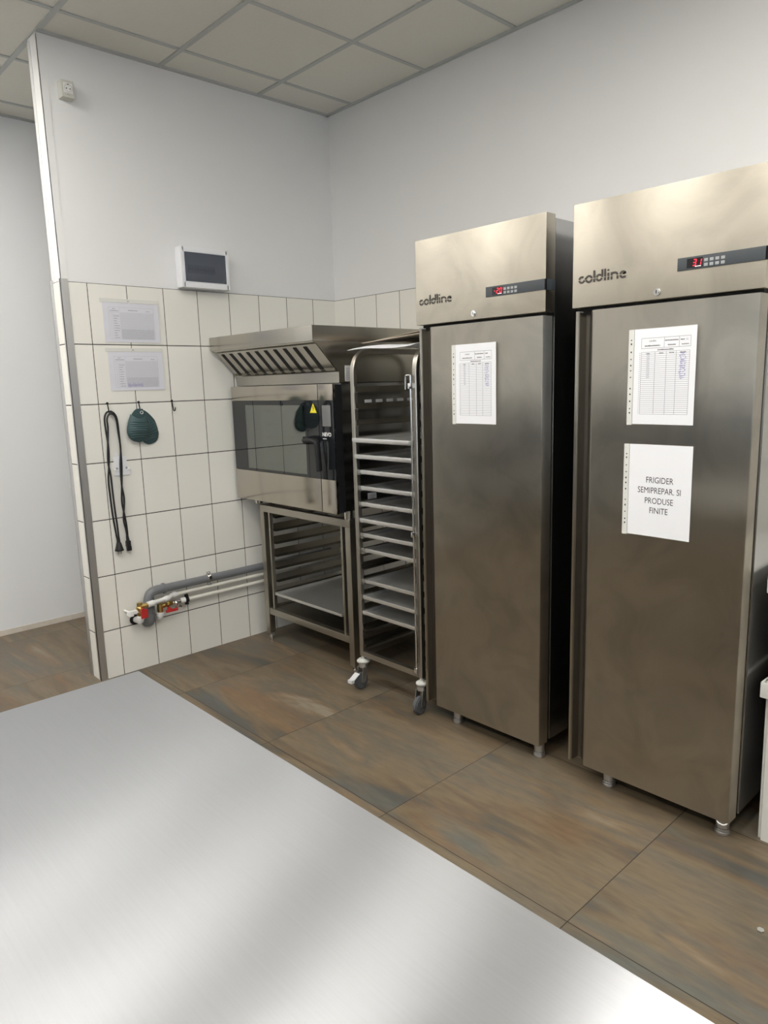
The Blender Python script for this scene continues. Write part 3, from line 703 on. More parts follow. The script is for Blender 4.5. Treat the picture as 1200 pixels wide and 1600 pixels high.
# door
dr = MB(); dr.box(OX + 0.012, xb - 0.002, -0.165, OY1, OZ0 + 0.002, OZ1 - 0.002); dr.box(OX + 0.012, xb - 0.002, -0.745, -0.165, OZ0 + 0.002, 1.066); dr.box(OX + 0.012, xb - 0.002, -0.745, -0.165, 1.434, OZ1 - 0.002)
dr = dr.build('door', 'black', t)
ysb = -0.846
MB().box(OX, OX + 0.014, ysb, OY1, 1.455, OZ1, 0.002).build('door_top_panel', 'oven_steel', dr)
MB().box(OX, OX + 0.014, ysb, OY1, OZ0, 1.058, 0.002).build('door_bottom_panel', 'oven_steel', dr)
mb = MB()
mb.box(OX + 0.001, OX + 0.012, -0.171, OY1 + 0.0, 1.059, 1.454); mb.box(OX + 0.001, OX + 0.012, ysb, -0.732, 1.059, 1.454)
mb.box(OX + 0.001, OX + 0.012, -0.732, -0.171, 1.059, 1.072); mb.box(OX + 0.001, OX + 0.012, -0.732, -0.171, 1.430, 1.454)
mb.build('door_glass', 'blackglass', dr, smooth=False)
bx('viewing_window', 'window_glass', dr, OX + 0.002, OX + 0.006, -0.732, -0.171, 1.072, 1.430)
# handle: bracket on the glass and drop grip over the control column
mb = MB(); mb.box(OX - 0.045, OX + 0.002, -0.800, -0.765, 1.235, 1.275, 0.006)
mb.sweep(smooth_path([(OX - 0.040, -0.78, 1.256), (OX - 0.052, -0.83, 1.258), (OX - 0.050, -0.872, 1.256), (OX - 0.046, -0.885, 1.240), (OX - 0.044, -0.888, 1.18), (OX - 0.040, -0.888, 1.105)], 6), [(0.018 * math.cos(2 * PI * k / 14), 0.013 * math.sin(2 * PI * k / 14)) for k in range(14)], (1, 0, 0))
mb.build('door_handle', 'black', dr)
# control column
cc = MB().box(OX, OX + 0.014, OY0, ysb - 0.004, 1.455, OZ1, 0.002).build('column_top_panel', 'oven_steel', t)
MB().box(OX, OX + 0.014, OY0, ysb - 0.004, OZ0, 1.058, 0.002).build('column_bottom_panel', 'oven_steel', t)
cp = bx('control_panel', 'blackglass', t, OX + 0.001, OX + 0.012, OY0 + 0.001, ysb - 0.004, 1.059, 1.454)
bx('touch_screen', 'screen', cp, OX - 0.0004, OX + 0.002, -0.944, -0.878, 1.326, 1.430, bev=0.0005)
V, Fc = [], []; TV, TF = text_mesh('NEVO', 0.026, 'LEFT', 0.0008)
flat('brand_lettering', 'white_plastic', cp, [(OX - 0.0006, -0.874 - x, 1.277 + y) for x, y in TV], [tuple(f) for f in TF])
bx('indicator_bar', 'label', cp, OX - 0.0006, OX + 0.001, -0.905, -0.877, 1.262, 1.266)
for i in range(5):
    x = -0.612 + i * 0.0765
    MB().box(x - 0.024, x + 0.024, OY0 - 0.0052, OY0 - 0.0035, 1.432, 1.450, 0.0005).build('vent_slot', 'label', t)
# yellow warning sticker
mb = MB(); mb.prism([(-0.779, 1.392), (-0.833, 1.392), (-0.806, 1.441)], 'x', OX + 0.0012, OX + 0.0002)
stk = mb.build('warning_sticker', 'yellow', dr, smooth=False)
V = [(OX - 0.0001, y, z) for y, z in ((-0.803, 1.426), (-0.808, 1.428), (-0.805, 1.414), (-0.811, 1.416), (-0.806, 1.399), (-0.805, 1.410), (-0.8005, 1.409))]
flat('lightning_mark', 'ink', stk, V, [(0, 1, 3, 2), (2, 3, 4), (2, 4, 5)])
# black ribs and stickers on the visible side
bx('side_panel', 'fridge_side', t, -0.716, -0.11, OY0 - 0.004, OY0 + 0.004, OZ0 + 0.045, OZ1 - 0.012, bev=0.002)
sl = bx('side_label', 'label', t, -0.635, -0.575, OY0 - 0.0055, OY0 - 0.003, 0.905, 0.970)
V, Fc = [], []
for i in range(6): k = len(V); z = 0.914 + i * 0.008; V += [(-0.628, OY0 - 0.0058, z), (-0.582 - random.random() * 0.015, OY0 - 0.0058, z), (-0.585, OY0 - 0.0058, z + 0.003), (-0.628, OY0 - 0.0058, z + 0.003)]; Fc.append((k, k + 1, k + 2, k + 3))
flat('label_print', 'ink_soft', sl, V, Fc)
for x in (-0.735, -0.16):
    for y in (-0.930, -0.10):
        mb = MB(); mb.cyl((x, y, 0.844), (x, y, 0.893), 0.0235, bev=0.002); mb.build('foot', 'chrome', t)

# ------------------------------------------------------------------ extraction hood on the oven
HX, HY0, HY1 = -0.95, -0.968, -0.024
t = thing('extraction_hood', (-0.45, -0.5, OZ1), 'steel extraction hood with slotted grease filter on top of the oven', 'extractor hood')
MB().box(HX, -0.06, HY0, HY1, 1.737, 1.810, 0.002).build('canopy', 'steel', t)
pr = [(HX + 0.004, 1.738), (HX + 0.010, 1.730), (HX + 0.03, 1.726), (-0.802, 1.602), (-0.790, 1.598), (-0.790, 1.538), (-0.07, 1.538), (-0.07, 1.738)]
bd = MB().prism(pr, 'y', HY0 + 0.006, HY1 - 0.004).build('hood_body', 'steel', t)
# slanted filter with ten slots
a0, a1 = Vector((HX + 0.03, 0, 1.726)), Vector((-0.802, 0, 1.602)); d = (a1 - a0); nrm = Vector((-d.z, 0, d.x)).normalized()
if nrm.z > 0: nrm = -nrm
def slant(s, y, off): p = a0 + d * s + nrm * off; return (p.x, y, p.z)
def slant_box(s0, s1, y0, y1, o0, o1):
    V = [slant(s, y, o) for o in (o0, o1) for s, y in ((s0, y0), (s1, y0), (s1, y1), (s0, y1))]
    t_ = bmesh.new(); W_ = [t_.verts.new(v) for v in V]
    for f in ((0, 1, 2, 3), (4, 5, 6, 7), (0, 1, 5, 4), (1, 2, 6, 5), (2, 3, 7, 6), (3, 0, 4, 7)): t_.faces.new([W_[i] for i in f])
    bmesh.ops.recalc_face_normals(t_, faces=list(t_.faces)); m = MB(); m._add(t_); return m
fy0, fy1 = HY0 + 0.012, HY1 - 0.02
ft = slant_box(0.0, 1.0, fy0, fy1, 0.0005, 0.003).build('grease_filter', 'steel', t)
pitch = (fy1 - fy0 - 0.10) / 9.55
for k in range(10):
    y = fy1 - 0.035 - k * pitch
    slant_box(0.07, 0.95, y - 0.030, y, 0.0032, 0.0045).build('slot', 'filter_gap', ft, smooth=False)
mb = slant_box(0.965, 1.0, fy0, fy1, 0.003, 0.014); mb.build('drip_rail', 'steel', t)
lb = bx('rating_label', 'label', t, -0.752, -0.678, HY0 + 0.0035, HY0 + 0.0062, 1.545, 1.622)
V, Fc = [], []
for i in range(7):
    for a, b_ in ((-0.747, -0.720), (-0.715, -0.685)):
        k = len(V); z = 1.552 + i * 0.009; V += [(a, HY0 + 0.0032, z), (b_ - random.random() * 0.01, HY0 + 0.0032, z), (b_ - 0.005, HY0 + 0.0032, z + 0.003), (a, HY0 + 0.0032, z + 0.003)]; Fc.append((k, k + 1, k + 2, k + 3))
flat('label_print', 'ink_soft', lb, V, Fc)

# ------------------------------------------------------------------ tray rack on castors
RX0, RX1, RYL, RYR = -0.832, -0.20, -1.103, -1.515
t = thing('rack_trolley', (-0.52, -1.315, 0), 'tall steel tray rack on castors between the oven stand and the freezer', 'tray rack')
sq = [(0.0125, 0.0125), (-0.0125, 0.0125), (-0.0125, -0.0125), (0.0125, -0.0125)]
sq = [(0.0125, 0.0095), (0.0095, 0.0125), (-0.0095, 0.0125), (-0.0125, 0.0095), (-0.0125, -0.0095), (-0.0095, -0.0125), (0.0095, -0.0125), (0.0125, -0.0095)]
for y in (RYL, RYR):
    path = bend_path([(RX0 + 0.0125, y, 0.172), (RX0 + 0.0125, y, 1.682), (RX1 - 0.0125, y, 1.682), (RX1 - 0.0125, y, 0.172)], 0.11, 12)
    MB().sweep(path, sq, (0, 1, 0)).build('side_frame', 'frame_steel', t)
    for k in range(17):
        z = 0.236 + k * 0.0785; s = -1 if y == RYL else 1
        mb = MB(); mb.box(RX0 + 0.008, RX1 - 0.008, min(y + s * 0.0125, y + s * 0.0145), max(y + s * 0.0125, y + s * 0.0145), z - 0.002, z + 0.026); mb.box(RX0 + 0.008, RX1 - 0.008, min(y + s * 0.0125, y + s * 0.034), max(y + s * 0.0125, y + s * 0.034), z - 0.002, z - 0.0002)
        mb.build('runner', 'steel', t)
mb = MB()
for x in (RX0 + 0.0125, RX1 - 0.0125): mb.box(x - 0.0125, x + 0.0125, RYR + 0.0125, RYL - 0.0125, 0.172, 0.200, 0.003)
for y in (RYL, RYR): mb.box(RX0 + 0.025, RX1 - 0.025, y - 0.0125, y + 0.0125, 0.172, 0.200, 0.003)
mb.build('base_frame', 'frame_steel', t)
mb = MB()
for z in (1.18, 0.62): mb.box(RX1 - 0.022, RX1 - 0.004, RYR + 0.0125, RYL - 0.0125, z, z + 0.025, 0.003)
mb.build('rear_crossbar', 'frame_steel', t)
# swinging stop bar on the right front post
mb = MB(); xs, ys_ = RX0 - 0.010, RYR + 0.010
mb.tube([(xs, ys_, 0.20), (xs, ys_, 1.56)], 0.0045)
for z in (1.52, 0.86, 0.215):
    mb.box(xs - 0.006, xs + 0.012, ys_ - 0.008, ys_ + 0.012, z - 0.018, z + 0.006, 0.002)
mb.tube(bend_path([(xs, ys_, 1.56), (xs - 0.004, ys_ + 0.025, 1.56), (xs - 0.004, ys_ + 0.028, 1.50)], 0.008), 0.004)
mb.build('stop_bar', 'chrome', t)
def castor(x, y, ang, brake):
    rb = 0.0355 if brake else 0.030
    c = MB(); c.cyl((x, y, 0.137), (x, y, 0.146), rb - 0.004, rb, bev=0.002); c.cyl((x, y, 0.145), (x, y, 0.157), rb, rb * 0.6, bev=0.003); c.cyl((x, y, 0.156), (x, y, 0.175), 0.010)
    c = c.build('bumper', 'bumper', t)
    dx, dy = math.cos(ang), math.sin(ang); R = 0.043; wx, wy = x - dx * 0.022, y - dy * 0.022
    px, py = -dy, dx
    mb = MB(); mb.cyl((wx - px * 0.013, wy - py * 0.013, R), (wx + px * 0.013, wy + py * 0.013, R), R, seg=36, bev=0.005)
    w = mb.build('wheel', 'rubber', c)
    MB().cyl((wx - px * 0.0165, wy - py * 0.0165, R), (wx + px * 0.0165, wy + py * 0.0165, R), 0.010).build('hub', 'chrome', c)
    mb = MB()
    for s in (-1, 1):
        o = Vector((px, py, 0)) * 0.0185 * s
        pts = [Vector((wx, wy, R - 0.012)), Vector((wx - dx * 0.012, wy - dy * 0.012, R)), Vector((x - dx * 0.022, y - dy * 0.022, 0.118)), Vector((x + dx * 0.020, y + dy * 0.020, 0.118)), Vector((wx + dx * 0.014, wy + dy * 0.014, R))]
        b_ = bmesh.new(); n_ = Vector((px, py, 0)) * 0.0016
        A = [b_.verts.new(p + o + n_) for p in pts]; B = [b_.verts.new(p + o - n_) for p in pts]
        b_.faces.new(A); b_.faces.new(B[::-1])
        for i in range(5): b_.faces.new((A[i], A[(i + 1) % 5], B[(i + 1) % 5], B[i]))
        bmesh.ops.recalc_face_normals(b_, faces=list(b_.faces)); mb._add(b_)
    mb.cyl((x, y, 0.112), (x, y, 0.134), 0.024)
    mb.build('fork', 'trim_steel', c)
    if brake:
        q_ = Matrix.Rotation(ang, 4, 'Z'); mb = MB()
        tb = bmesh.new(); bmesh.ops.create_cube(tb, size=1.0)
        for v in tb.verts: v.co = Vector((v.co.x * 0.040 - 0.066, v.co.y * 0.034, v.co.z * 0.006 + 0.078 + (v.co.x) * 0.022))
        bmesh.ops.bevel(tb, geom=list(tb.edges), offset=0.0015, segments=2, affect='EDGES')
        mm = q_.copy(); mm.translation = (x, y, 0); mb._add(tb, mm)
        tb = bmesh.new(); bmesh.ops.create_cube(tb, size=1.0)
        for v in tb.verts: v.co = Vector((v.co.x * 0.022 - 0.092, v.co.y * 0.030, v.co.z * 0.018 + 0.061))
        bmesh.ops.bevel(tb, geom=list(tb.edges), offset=0.002, segments=2, affect='EDGES')
        mb._add(tb, mm)
        mb.build('brake_pedal', 'label', c)
    return c
castor(RX0 + 0.0125, RYL, math.radians(4), True); castor(RX0 + 0.0125, RYR, math.radians(8), False)
castor(RX1 - 0.0125, RYL, math.radians(-30), False); castor(RX1 - 0.0125, RYR, math.radians(10), False)

# ------------------------------------------------------------------ baking trays
def tray_mesh(w, d, h):
    """flat aluminium tray with raised rolled edges; front edge at x=0, runs to +x, centred on y"""
    m = MB(); e = 0.0015
    m.box(0, d, -w / 2, w / 2, 0, e)
    m.box(0, 0.003, -w / 2, w / 2, 0, h, 0.001); m.box(d - 0.003, d, -w / 2, w / 2, 0, h, 0.001); m.box(0, d, -w / 2, -w / 2 + 0.003, 0, h, 0.001); m.box(0, d, w / 2 - 0.003, w / 2, 0, h, 0.001)
    m.box(-0.006, 0.002, -w / 2 - 0.001, w / 2 + 0.001, h - 0.016, h + 0.001, 0.003); m.box(d - 0.002, d + 0.006, -w / 2 - 0.001, w / 2 + 0.001, h - 0.016, h + 0.001, 0.003)
    return m
YC = (RYL + RYR) / 2
tr0 = tray_mesh(0.380, 0.60, 0.020).build('baking_tray', 'alu', None)
zoff = tr0.location.z
TR = [(15, -0.850, 0, 'topmost tray in the rack, pulled out furthest beyond the posts'),
      (14, -0.838, 0, 'second tray from the top of the rack, slightly pulled out'),
      (13, -0.806, 0, 'third tray from the top of the rack'), (12, -0.806, 0, 'fourth tray from the top of the rack'),
      (11, -0.808, 0, 'fifth tray from the top, at oven base height'), (10, -0.820, 0, 'sixth tray from the top of the rack'),
      (9, -0.800, 0, 'seventh tray from the top of the rack'), (8, -0.792, 0, 'eighth tray from the top, just above the wide empty gap'),
      (6, -0.800, 0, 'ninth tray from the top, just below the wide empty gap'), (5, -0.816, 0, 'second lowest tray in the rack'), (4, -0.822, 0, 'lowest tray in the rack')]
ZR = [0.393, 0.475, 0.560, 0.645, 0.730, 0.803, 0.872, 0.954, 1.036, 1.103, 1.177, 1.254]
first = True
for (k, x, dy, lab), zt in zip(TR, [1.254, 1.177, 1.103, 1.036, 0.954, 0.872, 0.803, 0.730, 0.560, 0.475, 0.393]):
    o = tr0 if first else tr0.copy()
    if not first: COL.objects.link(o)
    first = False
    z = 0.236 + round((zt - 0.008 - 0.236) / 0.0785) * 0.0785
    o.location = (x + 0.30, YC + dy, z)
    tag(o, 'flat aluminium baking tray, ' + lab, 'baking tray', 'baking trays in the rack')
o = tray_mesh(0.62, 0.60, 0.016).build('baking_tray', 'alu', None)
o.location = (-0.745 + 0.30, -0.5495, 0.302); tag(o, 'aluminium baking tray on the lowest runners of the oven stand', 'baking tray')
# things lying on top of the rack
def sheet_on_rack(name, mat, pts_fn, label, cat, th):
    n, m_ = 16, 10; b_ = bmesh.new(); G = [[b_.verts.new(pts_fn(i / n, j / m_)) for j in range(m_ + 1)] for i in range(n + 1)]
    for i in range(n):
        for j in range(m_): b_.faces.new((G[i][j], G[i + 1][j], G[i + 1][j + 1], G[i][j + 1]))
    bmesh.ops.recalc_face_normals(b_, faces=list(b_.faces))
    r = bmesh.ops.solidify(b_, geom=list(b_.faces), thickness=th)
    m = MB(); m._add(b_); o = m.build(name, mat, None); return tag(o, label, cat)
sheet_on_rack('parchment_sheet', 'card_white', lambda u, v: (-0.845 + 0.60 * u, -1.095 - 0.415 * v, 1.698 + 0.010 * math.sin(PI * u) - 0.012 * (1 - min(1, u * 6)) ** 2 + 0.004 * math.sin(2 * PI * v)), 'white parchment sheet lying on the rack top, under the brown cardboard', 'paper sheet', 0.0015)
sheet_on_rack('cardboard_sheet', 'card', lambda u, v: (-0.755 + 0.50 * u, -1.10 - 0.40 * v, 1.722 + 0.022 * v + 0.010 * math.sin(PI * u)), 'thin brown cardboard sheet on the rack top, lying over the white parchment', 'cardboard', 0.003)
sheet_on_rack('cardboard_sheet', 'card', lambda u, v: (-0.690 + 0.45 * u, -1.13 - 0.37 * v, 1.735 + 0.030 * v + 0.012 * math.sin(PI * u * 1.2)), 'topmost curled cardboard sheet on the rack top', 'cardboard', 0.003)

# ------------------------------------------------------------------ fixtures on the partition
# fuse box
t = thing('fuse_box', (-0.975, 0, 2.07), 'white wall fuse box with smoked door above the tiles', 'fuse box')
mb = MB(); fx0, fx1, fz0, fz1 = -1.122, -0.827, 2.070, 2.282
mb.box(fx0 + 0.012, fx1 - 0.012, -0.045, 0, fz0 + 0.008, fz1 - 0.008, 0.004)
mb.build('back_box', 'white_box', t)
mb = MB(); mb.box(fx0, fx0 + 0.024, -0.082, -0.02, fz0, fz1, 0.006); mb.box(fx1 - 0.024, fx1, -0.082, -0.02, fz0, fz1, 0.006); mb.box(fx0 + 0.006, fx1 - 0.006, -0.082, -0.02, fz0, fz0 + 0.032, 0.006); mb.box(fx0 + 0.006, fx1 - 0.006, -0.082, -0.02, fz1 - 0.028, fz1, 0.006)
mb.build('front_frame', 'white_box', t)
bx('breaker_cover', 'white_box', t, fx0 + 0.02, fx1 - 0.02, -0.056, -0.044, fz0 + 0.025, fz1 - 0.025)
for k in range(10):
    x = fx0 + 0.052 + k * 0.0165
    b_ = bx('breaker', 'ink_soft', t, x, x + 0.0155, -0.063, -0.055, 2.150, 2.192, bev=0.001)
    bx('switch_lever', 'black', b_, x + 0.004, x + 0.0115, -0.070, -0.062, 2.162, 2.176)
MB().box(fx0 + 0.0235, fx1 - 0.0235, -0.084, -0.0815, fz0 + 0.0325, fz1 - 0.0285, 0.0006).build('smoked_door', 'smoke', t)
# power socket
t = thing('power_socket', (-1.623, 0, 2.9), 'small surface mounted power socket high on the wall near the ceiling', 'socket')
sx0, sx1, sz0, sz1 = -1.652, -1.594, 2.900, 2.976
MB().box(sx0, sx1, -0.050, 0, sz0, sz1, 0.004).build('housing', 'socket_face', t)
scx, scz = -1.622, 2.941
fp = MB(); fp.box(scx - 0.021, scx + 0.021, -0.053, -0.0495, scz - 0.022, scz + 0.022, 0.001); fp = fp.build('face_plate', 'white_plastic', t)
mb = MB(); n = 28
for i in range(n):
    a, b_ = 2 * PI * i / n, 2 * PI * (i + 1) / n
    for r0, r1, y0_, y1_ in ((0.0185, 0.0165, -0.0532, -0.0545), (0.0165, 0.015, -0.0545, -0.0532)):
        pass
    mb.cyl((scx + 0.0172 * math.cos(a), -0.0535, scz + 0.0172 * math.sin(a)), (scx + 0.0172 * math.cos(b_), -0.0535, scz + 0.0172 * math.sin(b_)), 0.0014, seg=6)
mb.build('rim', 'socket_face', fp)
for s in (-1, 1): cyl('pin_hole', 'black', fp, (scx + s * 0.0085, -0.0532, scz - 0.003), (scx + s * 0.0085, -0.0537, scz - 0.003), 0.0028, seg=14)
cyl('earth_clip', 'black', fp, (scx, -0.0532, scz + 0.0155), (scx, -0.0545, scz + 0.0155), 0.0032, seg=12)
V, Fc = [], []; TV, TF = text_mesh('IP22', 0.009); flat('embossed_marking', 'ink_soft', t, [(scx + x, -0.0505, 2.909 + y) for x, y in TV], [tuple(f) for f in TF])
# hooks in the joint
def hook(x, label):
    mb = MB(); mb.cyl((x, -T - 0.001, 1.468), (x, -T - 0.006, 1.468), 0.0065, bev=0.001)
    mb.tube(bend_path([(x, -T - 0.004, 1.468), (x + 0.002, -T - 0.006, 1.440), (x + 0.004, -T - 0.008, 1.415), (x + 0.005, -T - 0.024, 1.415), (x + 0.006, -T - 0.028, 1.432)], 0.006), 0.0028)
    return tag(mb.build('wall_hook', 'black', None), label, 'hook', 'black wall hooks in the tile joint')
hook(-1.562, 'black wall hook carrying the looped power cable'); hook(-1.393, 'black wall hook carrying the teal oven mitt'); hook(-1.202, 'empty black wall hook in the tile joint')
# teal silicone mitt: two pockets joined at the top, folded over the hook
t = thing('oven_mitt', (-1.40, -0.03, 1.24), 'dark teal silicone oven mitt hanging from a black hook', 'oven mitt')
def pocket(cx, ztop, zbot, halfw, depth, y0, ang, open_front, ridges):
    """rounded pocket, straight-ish at the mouth and round at the bottom"""
    b_ = bmesh.new(); nu, nv = 20, 30; pts = []
    piv = Vector((-1.392, 0, 1.432))
    for j in range(nv + 1):
        v = j / nv; row = []
        for i in range(nu + 1):
            u = -1 + 2 * i / nu
            zc = zbot + (ztop - zbot) * v
            prof = min(1.0, math.sqrt(max(0.0, 1 - (1 - min(1, v / 0.42)) ** 2.2))) * (1 - 0.34 * max(0, (v - 0.45) / 0.55) ** 1.4)
            zz = zc - (open_front * (1 - u * u) * v ** 4)
            bul = depth * math.sqrt(max(0, 1 - u * u)) * (0.35 + 0.65 * min(1, v * 2.2)) * prof
            if ridges and 0.12 < v < 0.80: bul += 0.0016 * math.sin(v * 75 + u * u * 3.0)
            p = Vector((cx + halfw * prof * u, y0 - bul, zz)) - piv
            c, s = math.cos(ang), math.sin(ang)
            row.append(b_.verts.new(piv + Vector((p.x * c - p.z * s, p.y, p.x * s + p.z * c))))
        pts.append(row)
    for j in range(nv):
        for i in range(nu): b_.faces.new((pts[j][i], pts[j][i + 1], pts[j + 1][i + 1], pts[j + 1][i]))
    bmesh.ops.remove_doubles(b_, verts=list(b_.verts), dist=0.0002)
    bmesh.ops.recalc_face_normals(b_, faces=list(b_.faces))
    bmesh.ops.solidify(b_, geom=list(b_.faces), thickness=0.0025)
    m = MB(); m._add(b_); return m
def pad(cx, ztop, zbot, halfw, y0, ang, hole):
    b_ = bmesh.new(); n = 40; piv = Vector((-1.392, 0, 1.432)); c, s = math.cos(ang), math.sin(ang); ring = []
    for i in range(n):
        a = 2 * PI * i / n; x = math.cos(a); z = math.sin(a)
        w = halfw * (abs(x) ** 0.75) * (1 if x > 0 else -1); zz = (ztop + zbot) / 2 + (ztop - zbot) / 2 * (abs(z) ** 0.85) * (1 if z > 0 else -1)
        if zz > zbot + 0.6 * (ztop - zbot): w *= 1 - 0.35 * (zz - zbot - 0.6 * (ztop - zbot)) / (0.4 * (ztop - zbot))
        p = Vector((cx + w, y0, zz)) - piv; ring.append(piv + Vector((p.x * c - p.z * s, p.y, p.x * s + p.z * c)))
    A = [b_.verts.new(p) for p in ring]; B = [b_.verts.new(p + Vector((0, 0.003, 0))) for p in ring]
    b_.faces.new(A); b_.faces.new(B[::-1])
    for i in range(n): b_.faces.new((A[i], A[(i + 1) % n], B[(i + 1) % n], B[i]))
    bmesh.ops.recalc_face_normals(b_, faces=list(b_.faces)); m = MB(); m._add(b_); return m
pad(-1.392, 1.425, 1.236, 0.058, -0.016, math.radians(17), False).build('back_pad', 'teal', t)
pocket(-1.392, 1.385, 1.238, 0.055, 0.014, -0.017, math.radians(17), 0.012, True).build('back_pocket', 'teal', t)
pad(-1.405, 1.434, 1.262, 0.060, -0.036, math.radians(-3), True).build('front_pad', 'teal', t)
pocket(-1.412, 1.405, 1.256, 0.064, 0.030, -0.0365, math.radians(-3), 0.022, True).build('front_pocket', 'teal', t)
mb = MB(); 
for i in range(18):
    a, b_ = 2 * PI * i / 18, 2 * PI * (i + 1) / 18
    mb.cyl((-1.392 + 0.0075 * math.cos(a), -0.037, 1.414 + 0.0075 * math.sin(a)), (-1.392 + 0.0075 * math.cos(b_), -0.037, 1.414 + 0.0075 * math.sin(b_)), 0.0018, seg=6)
mb.build('hanging_ring', 'label', t)
# looped power cable
t = thing('power_cable', (-1.555, -0.03, 0.69), 'black looped power cable with plug hanging on the tiles', 'cable')
yc = -T - 0.012
A = [(-1.582, yc - 0.002, 0.752), (-1.586, yc, 0.80), (-1.594, yc, 0.90), (-1.597, yc, 1.00), (-1.598, yc, 1.073), (-1.590, yc, 1.13), (-1.583, yc, 1.19), (-1.581, yc, 1.25), (-1.588, yc - 0.004, 1.33), (-1.590, yc - 0.006, 1.39), (-1.578, yc - 0.008, 1.421), (-1.557, yc - 0.010, 1.426), (-1.537, yc - 0.008, 1.415), (-1.524, yc - 0.004, 1.385), (-1.519, yc, 1.32), (-1.518, yc, 1.24), (-1.520, yc, 1.14), (-1.528, yc, 1.05), (-1.537, yc, 0.95), (-1.530, yc, 0.88), (-1.524, yc, 0.82), (-1.523, yc, 0.752)]
B = [(-1.576, yc - 0.009, 0.752), (-1.577, yc - 0.008, 0.82), (-1.582, yc - 0.008, 0.92), (-1.585, yc - 0.008, 1.02), (-1.587, yc - 0.009, 1.10), (-1.594, yc - 0.008, 1.17), (-1.586, yc - 0.008, 1.26), (-1.579, yc - 0.011, 1.34), (-1.580, yc - 0.013, 1.385), (-1.571, yc - 0.014, 1.409), (-1.557, yc - 0.016, 1.415), (-1.540, yc - 0.014, 1.405), (-1.530, yc - 0.011, 1.375), (-1.525, yc - 0.008, 1.31), (-1.521, yc - 0.008, 1.23), (-1.531, yc - 0.008, 1.14), (-1.533, yc - 0.008, 1.04), (-1.527, yc - 0.008, 0.96), (-1.540, yc - 0.008, 0.86), (-1.533, yc - 0.008, 0.80), (-1.529, yc - 0.008, 0.752)]
MB().tube(smooth_path(A, 6), 0.0046, 10).build('cord', 'cable', t)
MB().tube(smooth_path(B, 6), 0.0046, 10).build('cord', 'cable', t)
mb = MB(); px = -1.578
mb.cyl((px, yc - 0.006, 0.765), (px, yc - 0.006, 0.735), 0.008, 0.010); mb.cyl((px, yc - 0.008, 0.738), (px, yc - 0.008, 0.700), 0.011, 0.021, bev=0.002); mb.cyl((px, yc - 0.008, 0.700), (px, yc - 0.008, 0.692), 0.0235, bev=0.002)
pl = mb.build('plug', 'cable', t)
for s in (-1, 1): cyl('pin', 'chrome', pl, (px + s * 0.0095, yc - 0.008, 0.692), (px + s * 0.0095, yc - 0.008, 0.674), 0.0024, seg=10)
mb = MB(); px = -1.526
mb.cyl((px - 0.002, yc - 0.005, 0.765), (px, yc - 0.006, 0.735), 0.007, 0.009); mb.box(px - 0.012, px + 0.012, yc - 0.015, yc + 0.005, 0.705, 0.738, 0.004); mb.box(px - 0.010, px + 0.014, yc - 0.014, yc + 0.004, 0.682, 0.708, 0.003)
mb.build('connector', 'cable', t)
# white mounting plate behind the cable
t = thing('mounting_plate', (-1.515, -T, 1.09), 'small white plastic mounting plate on the tiles behind the cable', 'bracket')
mb = MB(); mb.box(-1.557, -1.488, -T - 0.004, -T, 1.098, 1.190, 0.0015); mb.box(-1.545, -1.534, -T - 0.004, -T, 1.188, 1.213, 0.0015); mb.box(-1.557, -1.474, -T - 0.008, -T, 1.090, 1.128, 0.002)
mb.build('plate', 'white_box', t)
for x in (-1.546, -1.494): cyl('screw', 'ink_soft', t, (x, -T - 0.008, 1.128), (x, -T - 0.0105, 1.128), 0.0055, seg=14)
for x in (-1.552, -1.482): bx('clip', 'white_plastic', t, x - 0.008, x + 0.008, -T - 0.014, -T - 0.006, 1.116, 1.124, bev=0.001)

# ------------------------------------------------------------------ pipework low on the partition
t = thing('drain_pipe', (-0.8, -0.05, 0.25), 'thick grey plastic drain pipe with elbow, low on the tiles', 'pipe')
py = -0.050
MB().tube([(-1.385, py, 0.4405), (-0.16, py, 0.437)], 0.0225, 20).build('pipe', 'pipe_grey', t)
mb = MB(); mb.tube(bend_path([(-1.36, py, 0.4405), (-1.455, py, 0.4405), (-1.455, py, 0.345)], 0.055, 10), 0.0255, 20); mb.cyl((-1.368, py, 0.4405), (-1.352, py, 0.4405), 0.030, bev=0.003); mb.cyl((-1.455, py, 0.352), (-1.455, py, 0.338), 0.030, bev=0.003)
mb.build('elbow', 'pipe_grey', t)
mb = MB(); mb.tube([(-1.455, py, 0.345), (-1.455, py, 0.300)], 0.0245, 20); mb.cyl((-1.455, py, 0.318), (-1.455, py, 0.308), 0.029, bev=0.002)
mb.tube(bend_path([(-1.455, py, 0.31), (-1.455, py, 0.272), (-1.455, -T, 0.262)], 0.02, 8), 0.029, 20)
mb.build('lower_elbow', 'pipe_grey', t)
def clamp(parent, x, z, r, mat='chrome'):
    mb = MB(); n = 24
    mb.cyl((x - 0.010, py, z), (x + 0.010, py, z), r + 0.004, bev=0.001)
    mb.box(x - 0.009, x + 0.009, py - 0.006, py + 0.006, z + r, z + r + 0.016, 0.001); mb.box(x - 0.009, x + 0.009, py - 0.006, py + 0.006, z - r - 0.016, z - r, 0.001)
    mb.cyl((x, py, z + r + 0.009), (x, py - 0.020, z + r + 0.009), 0.004); mb.cyl((x, py, z - r - 0.009), (x, py - 0.020, z - r - 0.009), 0.004)
    mb.cyl((x, py + 0.01, z), (x, -T, z), 0.005)
    return mb.build('pipe_clamp', mat, parent)
clamp(t, -1.080, 0.4405, 0.0235)
